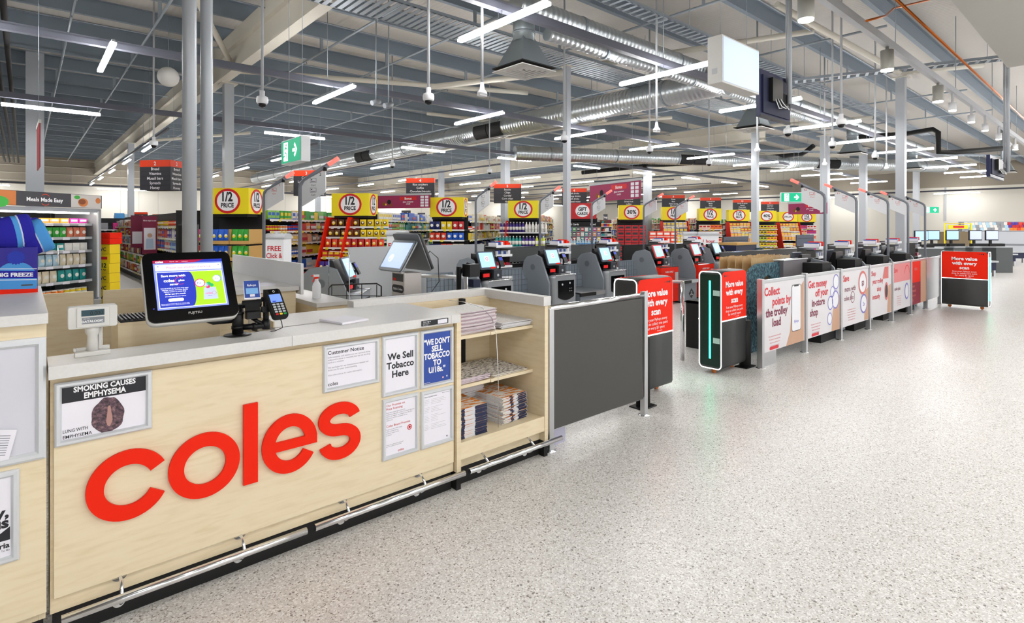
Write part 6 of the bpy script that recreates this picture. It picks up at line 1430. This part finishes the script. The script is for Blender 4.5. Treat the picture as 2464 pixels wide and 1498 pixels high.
d3 = duct_thing('far spiral duct with black grilles beyond the bonus banner', (12.0, 13.5, 3.9), (30, 5.7, 4.1), .24)
for q in (6.2, 12.5): register(d3, .238, q, q+1.1)
def diffuser(x, y, label, zb=3.62, zt=4.45):
    t = thing('ceiling_diffuser', label, 'diffuser', (x, y, zb)); G = mat('duct_boot', '#8f989c', .4, .7)
    b = MB(); s0, s1 = .27, .15
    v = [(-s0, -s0, .06), (s0, -s0, .06), (s0, s0, .06), (-s0, s0, .06)]+[(s1*math.cos(a), s1*math.sin(a), .46) for a in (PI*1.25, PI*1.75, PI*.25, PI*.75)]
    b.add(v, [(k, (k+1) % 4, 4+(k+1) % 4, 4+k) for k in range(4)], G); b.cyl((0, 0, .42), (0, 0, zt-zb), .15, G, 20); b.cyl((0, 0, .52), (0, 0, .55), .158, GALV, 20)
    obj('boot', b, t)
    b = MB()
    s = .31
    for k in range(6):
        o, i_ = s-k*.05, s-k*.05-(.035 if k else .05); z = .0+.006*k
        for (x0, x1, y0, y1) in ((-o, o, -o, -i_), (-o, o, i_, o), (-o, -i_, -i_, i_), (i_, o, -i_, i_)): b.box(x0, x1, y0, y1, z, z+.012, OFFW)
    b.box(-s, s, -s, s, .045, .06, BLACKM); obj('louvre_face', b, t)
    return t
diffuser(5.15, 5.6, 'square louvred diffuser hanging from the duct above the aisle four sign')
for x, lb in ((12.0, 'square diffuser below the ducts behind the hung monitor'), (18.3, 'square diffuser above lane sign eleven'), (24.8, 'square diffuser above the far right column')): diffuser(x, 5.6, lb)
diffuser(29, 3.5, 'small far diffuser above the far right tills', 3.62, 5.6)
def tray(label, p0, p1, w_, pitch, solid=False, hs=.05):
    p0 = Vector(p0); d = Vector(p1)-p0; L = d.length
    t = thing('cable_tray', label, 'cable tray', p0, math.atan2(d.y, d.x))
    b = MB(); b.box(0, L, -w_/2, -w_/2+.012, 0, hs, GALV); b.box(0, L, w_/2-.012, w_/2, 0, hs, GALV)
    n = int(L/pitch)
    for k in range(n): b.box(k*pitch, k*pitch+pitch*(.62 if solid else .35), -w_/2, w_/2, .0, .006, GALV)
    obj('ladder', b, t)
    for k in range(int(L/3)+1): obj('hanger_rod', MB().cyl((k*3+.5, -w_/2, .0), (k*3+.5, -w_/2, 5.4-p0.z), .005, GALV, 5), t)
    return t
tray('wide slotted cable tray crossing the ceiling left of the big front light', (-3, 7.05, 4.55), (14, 7.05, 4.55), .75, .11, True)
tray('narrow ladder cable tray beside the shiny front duct', (4.6, 4.98, 4.72), (24, 4.98, 4.72), .30, .16)
tray('ladder cable tray crossing near the lone spotlights at upper right', (12.3, 5.2, 4.6), (13.9, .9, 4.6), .30, .16)
tray('cable tray above the far right columns', (16, 12.3, 4.3), (30, 3.2, 4.3), .3, .2)
def pipes(name, label, pts, r, m, cat='pipe'):
    t = thing(name, label, cat, pts[0]); o = Vector(pts[0])
    obj('run', MB().tube([Vector(p)-o for p in pts], r, m, 8), t); return t
for k in range(4): pipes('insulated_pipe', ['outermost black insulated pipe running away at the far left of the ceiling', 'second black insulated pipe from the left in the far left ceiling', 'third black insulated pipe from the left in the far left ceiling', 'black insulated pipe nearest the wide blue grey column'][k], [(-.75+.17*k, 8.0+.1*k, 5.0), (-.75+.17*k, 8.1+.1*k, 4.8), (-.75+.17*k, 38, 4.8)], .045, BLACKM)
pipes('insulated_pipe', 'black insulated pipe dropping in a step right of the tall right column', [at(2050, 330, 17), at(2180, 322, 16), at(2245, 311, 15.4), at(2257, 318, 15.3), at(2258, 366, 15.3), at(2300, 366, 15.5), at(2420, 356, 16)], .07, BLACKM)
pipes('insulated_pipe', 'long black insulated pipe running above the bonus banner', [at(1400, 415, 24), at(1560, 398, 23), at(1745, 388, 22), at(1930, 371, 21), at(1958, 350, 20.6)], .09, BLACKM)
pipes('copper_pipe', 'copper pipe running beside the spotlight rail at upper right', [(4.2, 2.02, 4.35), (30, 2.02, 4.35)], .018, COPPER)
pipes('copper_pipe', 'copper pipe branch bending away at the top right', [onY(2085, 50, 2.02), onY(2130, 38, 2.1), onY(2150, 20, 2.3), onY(2235, 0, 2.0)], .014, COPPER)
SPX = [(-2.2, 'far left'), (.6, 'above the left light'), (1.75, 'left of the round columns'), (4.6, 'right of the exit sign'), (6.1, 'left of the front diffuser'), (8.3, 'above the slim square column'), (11.6, 'right of the thick duct'), (15.0, 'above the lightbox'), (18.6, 'over the advert barrier'), (22.4, 'over the far right')]
for x, lb in SPX:
    t = thing('sprinkler_pipe', 'thin galvanised sprinkler pipe running away under the roof, %s' % lb, 'pipe', (x, 3, 5.1))
    obj('run', MB().cyl((0, 0, 0), (0, 36, 0), .022, GALV, 8), t)
    cm = MB().box(-.03, .03, -.015, .015, 0, .30, GALV).mesh('clamp')
    for k in range(9): obj('clamp', cm, t, (0, 1.7+k*3.24, 0))
    nz = MB().lathe([(.012, -.06), (.02, -.05), (.008, -.03), (.008, 0)], GALV, 8).mesh('sprinkler_head')
    for k in range(5): obj('sprinkler_head', nz, t, (0, 2.5+k*3.24, 0))
for k in range(12):
    pipes('roof_stay', 'thin steel roof stay rod between purlins, row %s from the entrance' % 'first second third fourth fifth sixth seventh eighth ninth tenth eleventh twelfth'.split()[k], [(-12, 4.2+2.9*k, 5.28), (44, 4.2+2.9*k, 5.28)], .012, GALV, 'rod')
# ---------------------------------------------------------------- pendant cameras and sensors
def pendant(kind, x, y, z, label):
    t = thing('security_camera' if kind == 'dome' else 'pendant_sensor', label, 'camera' if kind == 'dome' else 'sensor', (x, y, z))
    obj('drop_pipe', MB().cyl((0, 0, .1), (0, 0, 5.75-z), .017, LGREY, 10), t)
    if kind == 'dome':
        obj('housing', MB().lathe([(.03, .16), (.03, .10), (.062, .085), (.068, .06), (.068, .02), (.055, .0)], WHITE, 20), t)
        obj('lens_dome', MB().lathe([(.05, .002), (.045, -.02), (.028, -.038), (.006, -.045)], GLOSSB, 16), t)
    else:
        obj('head', MB().lathe([(.018, .14), (.025, .10), (.03, .06), (.055, .03), (.06, .0)], WHITE, 16), t); obj('face', MB().box(-.05, .05, -.03, .03, -.018, .0, WHITE), t)
    return t
for kd, px, py, lb in (('dome', 1031, 243, 'dome camera on a pipe left of the big front light'), ('sensor', 1160, 228, 'white sensor on a pipe right of the dome camera, below the big front light'), ('dome', 631, 250, 'small dome camera right of the round columns'), ('dome', 1358, 338, 'dome camera beside the slim square column'),
                       ('dome', 1563, 365, 'dome camera above lane sign six'), ('sensor', 1580, 315, 'white sensor right of the slim column, near the thick duct'), ('dome', 1706, 395, 'dome camera above the aisle nine sign'), ('sensor', 1822, 362, 'white sensor beside the pale square column'), ('dome', 1896, 322, 'dome camera directly below the hung monitor'),
                       ('dome', 2003, 352, 'dome camera right of the hung monitor'), ('dome', 2106, 380, 'dome camera left of the tall right column'), ('sensor', 1984, 395, 'white sensor above lane sign twelve'), ('dome', 2024, 300, 'dome camera on a long light fitting right of the hung monitor'), ('sensor', 2426, 350, 'white sensor near the right edge above the second monitor'), ('dome', 370, 350, 'small dome camera above the aisle two sign'), ('dome', 944, 400, 'small dome camera left of the aisle four sign'), ('dome', 1178, 415, 'small dome camera left of the aisle five sign'), ('sensor', 2133, 405, 'white sensor over lane sign ten')):
    z = 3.0; t_ = 1.5*F/(HY-py); p = at(px, py, t_); pendant('dome' if kd == 'dome' else 'sensor', p.x, p.y, z, lb)
# ---------------------------------------------------------------- exit signs
def exit_sign(label, loc, rz, w_, h_, d_, man_left=True, wire=True):
    t = thing('exit_sign', label, 'exit sign', loc, rz)
    obj('casing', MB().box(-.012, w_+.012, .0, d_, -.012, h_+.012, WHITE), t, bev=.004)
    b = MB().box(0, w_, -.004, 0, 0, h_, GREENS); y = -.006
    cx_, cz_, s_ = w_*.27, h_*.5, h_
    b.box(cx_-.30*s_, cx_+.22*s_, y, y+.001, cz_-.42*s_, cz_+.42*s_, EXW); y2 = y-.001
    b.disc((cx_+.02*s_, y2, cz_+.30*s_), X_, Z_, .07*s_, GREENS, 12)
    for seg in (((.0, .22), (-.06, -.02)), ((0, .2), (.18, .08)), ((0, .2), (-.2, .1)), ((-.06, -.02), (.10, -.12)), ((.10, -.12), (.08, -.34)), ((-.06, -.02), (-.12, -.18)), ((-.12, -.18), (-.28, -.22))):
        (x0, z0), (x1, z1) = seg; stroke([(cx_+x0*s_, cz_+z0*s_), (cx_+x1*s_, cz_+z1*s_)], .065*s_, y2-.0005, y2, GREENS, b)
    ax = w_*.74
    b.add([(ax-.28*s_, y, cz_-.07*s_), (ax+.02*s_, y, cz_-.07*s_), (ax+.02*s_, y, cz_+.07*s_), (ax-.28*s_, y, cz_+.07*s_)], [(0, 1, 2, 3)], EXW)
    stroke([(ax-.06*s_, cz_+.27*s_), (ax+.2*s_, cz_), (ax-.06*s_, cz_-.27*s_)], .13*s_, y-.0003, y, EXW, b)
    obj('pictogram', b, t)
    if wire:
        for q in (.15, .85): obj('suspension_wire', MB().cyl((w_*q, d_/2, h_), (w_*q, d_/2, 5.4-loc[2]), .003, GALV, 5), t)
    return t
exit_sign('green exit sign with running figure and arrow, left of lane sign two', (1.85, 5.44, 2.10), -PI/2, .48, .205, .085)
p = at(1880, 485, 15); exit_sign('green exit sign hanging left of lane sign twelve', p, TH-PI/2, .56, .24, .06)
p = at(2224, 512, 25); exit_sign('far green exit sign on the right wall beyond lane sign eight', p, TH-PI/2, .66, .27, .06, wire=False); 
# ---------------------------------------------------------------- light box, monitors
t = thing('light_box', 'blank glowing white light box hanging below the ducts', 'light box', (5.43, 2.86, 3.0))
K('casing', MB().box(5.43, 6.27, 2.865, 3.03, 3.0, 3.5, OFFW), bev=.004)
K('lit_face', MB().box(5.45, 6.25, 2.858, 2.865, 3.02, 3.48, mat('lightbox_face', '#c3d3f6', .4, emit=.16)))
for x in (5.55, 6.15): K('suspension_wire', MB().cyl((x, 2.95, 3.5), (x, 2.95, 5.4), .003, GALV, 5))
K('label_plate', MB().box(5.428, 5.43, 2.92, 2.98, 3.1, 3.16, LGREY))
def hung_tv(label, x0, y0, x1, y1, z0, z1, pole):
    t = thing('hung_monitor', label, 'monitor', (x0, y0, z0)); d = Vector((x1-x0, y1-y0, 0)); L = d.length; t.rotation_euler = (0, 0, math.atan2(d.y, d.x))
    NB = mat('navy_casing', '#20264a', .35); h_ = z1-z0
    obj('casing', MB().box(0, L, .0, .05, 0, h_, NB).box(.05, L-.05, -.02, 0, .05, h_-.06, NAVY).box(0, L, -.004, 0, 0, .03, BLACK), t, bev=.004)
    obj('bracket', MB().box(L*.22, L*.55, -.07, -.02, h_*.35, h_*.85, BLACK).box(L*.5, L*.86, -.05, -.02, h_*.3, h_*.6, BLACKM), t)
    for k in range(5): obj('cable', MB().tube([(L*(.3+.04*k), -.05, h_*.5), (L*(.34+.04*k), -.1, h_*(.2+.03*k)), (L*(.5+.05*k), -.09, h_*(.25)), (L*.75, -.06, h_*.35)], .006, BLACK if k % 2 else WHITE, 6), t)
    obj('ceiling_pole', MB().cyl((L*pole, -.075, h_*.4), (L*pole, -.075, 5.4-z0), .028, POLE, 14), t)
    obj('ceiling_pole', MB().cyl((L*pole+.06, -.02, h_*.9), (L*pole+.06, -.02, 5.4-z0), .018, POLE, 10), t)
hung_tv('dark blue backed monitor hung on poles right of the glowing light box', 6.48, 2.95, 7.33, 2.95, 2.80, 3.36, .76)
hung_tv('second dark monitor hung near the right edge of the ceiling', 11.85, 1.62, 13.2, 1.62, 2.32, 2.68, .9)
# ---------------------------------------------------------------- spotlight rail
t = rail('spotlight_rail', (3.4, 2.26), (34, 2.26), 'black and white track rail with spotlights at the upper right', z=3.93, w_=.07, h_=.08, m=LGREY, drops=3.5)
for i, (x, big, lb) in enumerate(((6.0, 1, 'large grey cylinder downlight at the top, nearest of three'), (8.75, 1, 'grey cylinder downlight left of the tall right column, second of three'), (11.6, 1, 'grey cylinder downlight right of the tall right column, third of three'), (12.7, 0, 'white spotlight beside the third cylinder downlight'), (14.4, 0, 'white spotlight, second along the right rail'), (15.9, 0, 'white spotlight, third along the right rail'), (17.7, 0, 'white spotlight, fourth along the right rail'), (20.4, 0, 'white spotlight, fifth along the right rail'), (24, 0, 'farthest white spotlight on the right rail'))):
    s = thing('spotlight', lb, 'spotlight', (x, 2.26, 3.6))
    r = .078 if big else .06; z1 = .28 if big else .16
    GR = mat('lamp_body_grey', '#a8a79f', .5) if big else WHITE
    obj('lamp_body', MB().lathe([(r, .02), (r, z1), (.02, z1), (.02, .33)], GR, 20), s)
    obj('lamp_glow', MB().lathe([(r*.92, .004), (r*.92, .02)], mat('spot_glow', '#fff6ea', .4, emit=16), 18), s)
# ---------------------------------------------------------------- oddments
p = at(405, 185, 10.3); t = thing('globe_speaker', 'round white speaker ball hanging left of the round columns', 'speaker', p)
b = MB(); prof = [(.18*math.sin(PI*k/10)+.002, -.18*math.cos(PI*k/10)) for k in range(11)]; b.lathe(prof, OFFW, 24); obj('shell', b, t); obj('cord', MB().cyl((0, 0, .17), (0, 0, 5.4-p.z), .006, GALV, 6), t)
p = at(93, 345, 6.6); t = thing('hanging_blade_sign', 'thin hanging sign seen edge on in front of the blue grey column', 'sign', p, PI/2+.02)
obj('sheet', MB().box(-.32, .32, -.006, .006, -.30, .20, mat('faded_red_sign', '#a84a50', .5)), t); obj('clip', MB().box(-.34, .34, -.012, .012, .20, .24, OFFW), t); obj('suspension_wire', MB().cyl((0, 0, .24), (0, 0, 5.4-p.z), .003, GALV, 5), t)
for i, (px, py, td) in enumerate(((905, 245, 9.5), (935, 252, 9.5))):
    p = at(px, py, td); t = thing('aimable_spotlight', 'small grey adjustable spotlight, %s of the pair near the second light' % ('left' if not i else 'right'), 'spotlight', p)
    obj('lamp_body', MB().cyl((-.08, 0, -.03), (.08, .03, .03), .045, MGREY, 12), t); obj('stem', MB().cyl((0, 0, .03), (0, 0, 5.75-p.z), .01, GALV, 6), t)
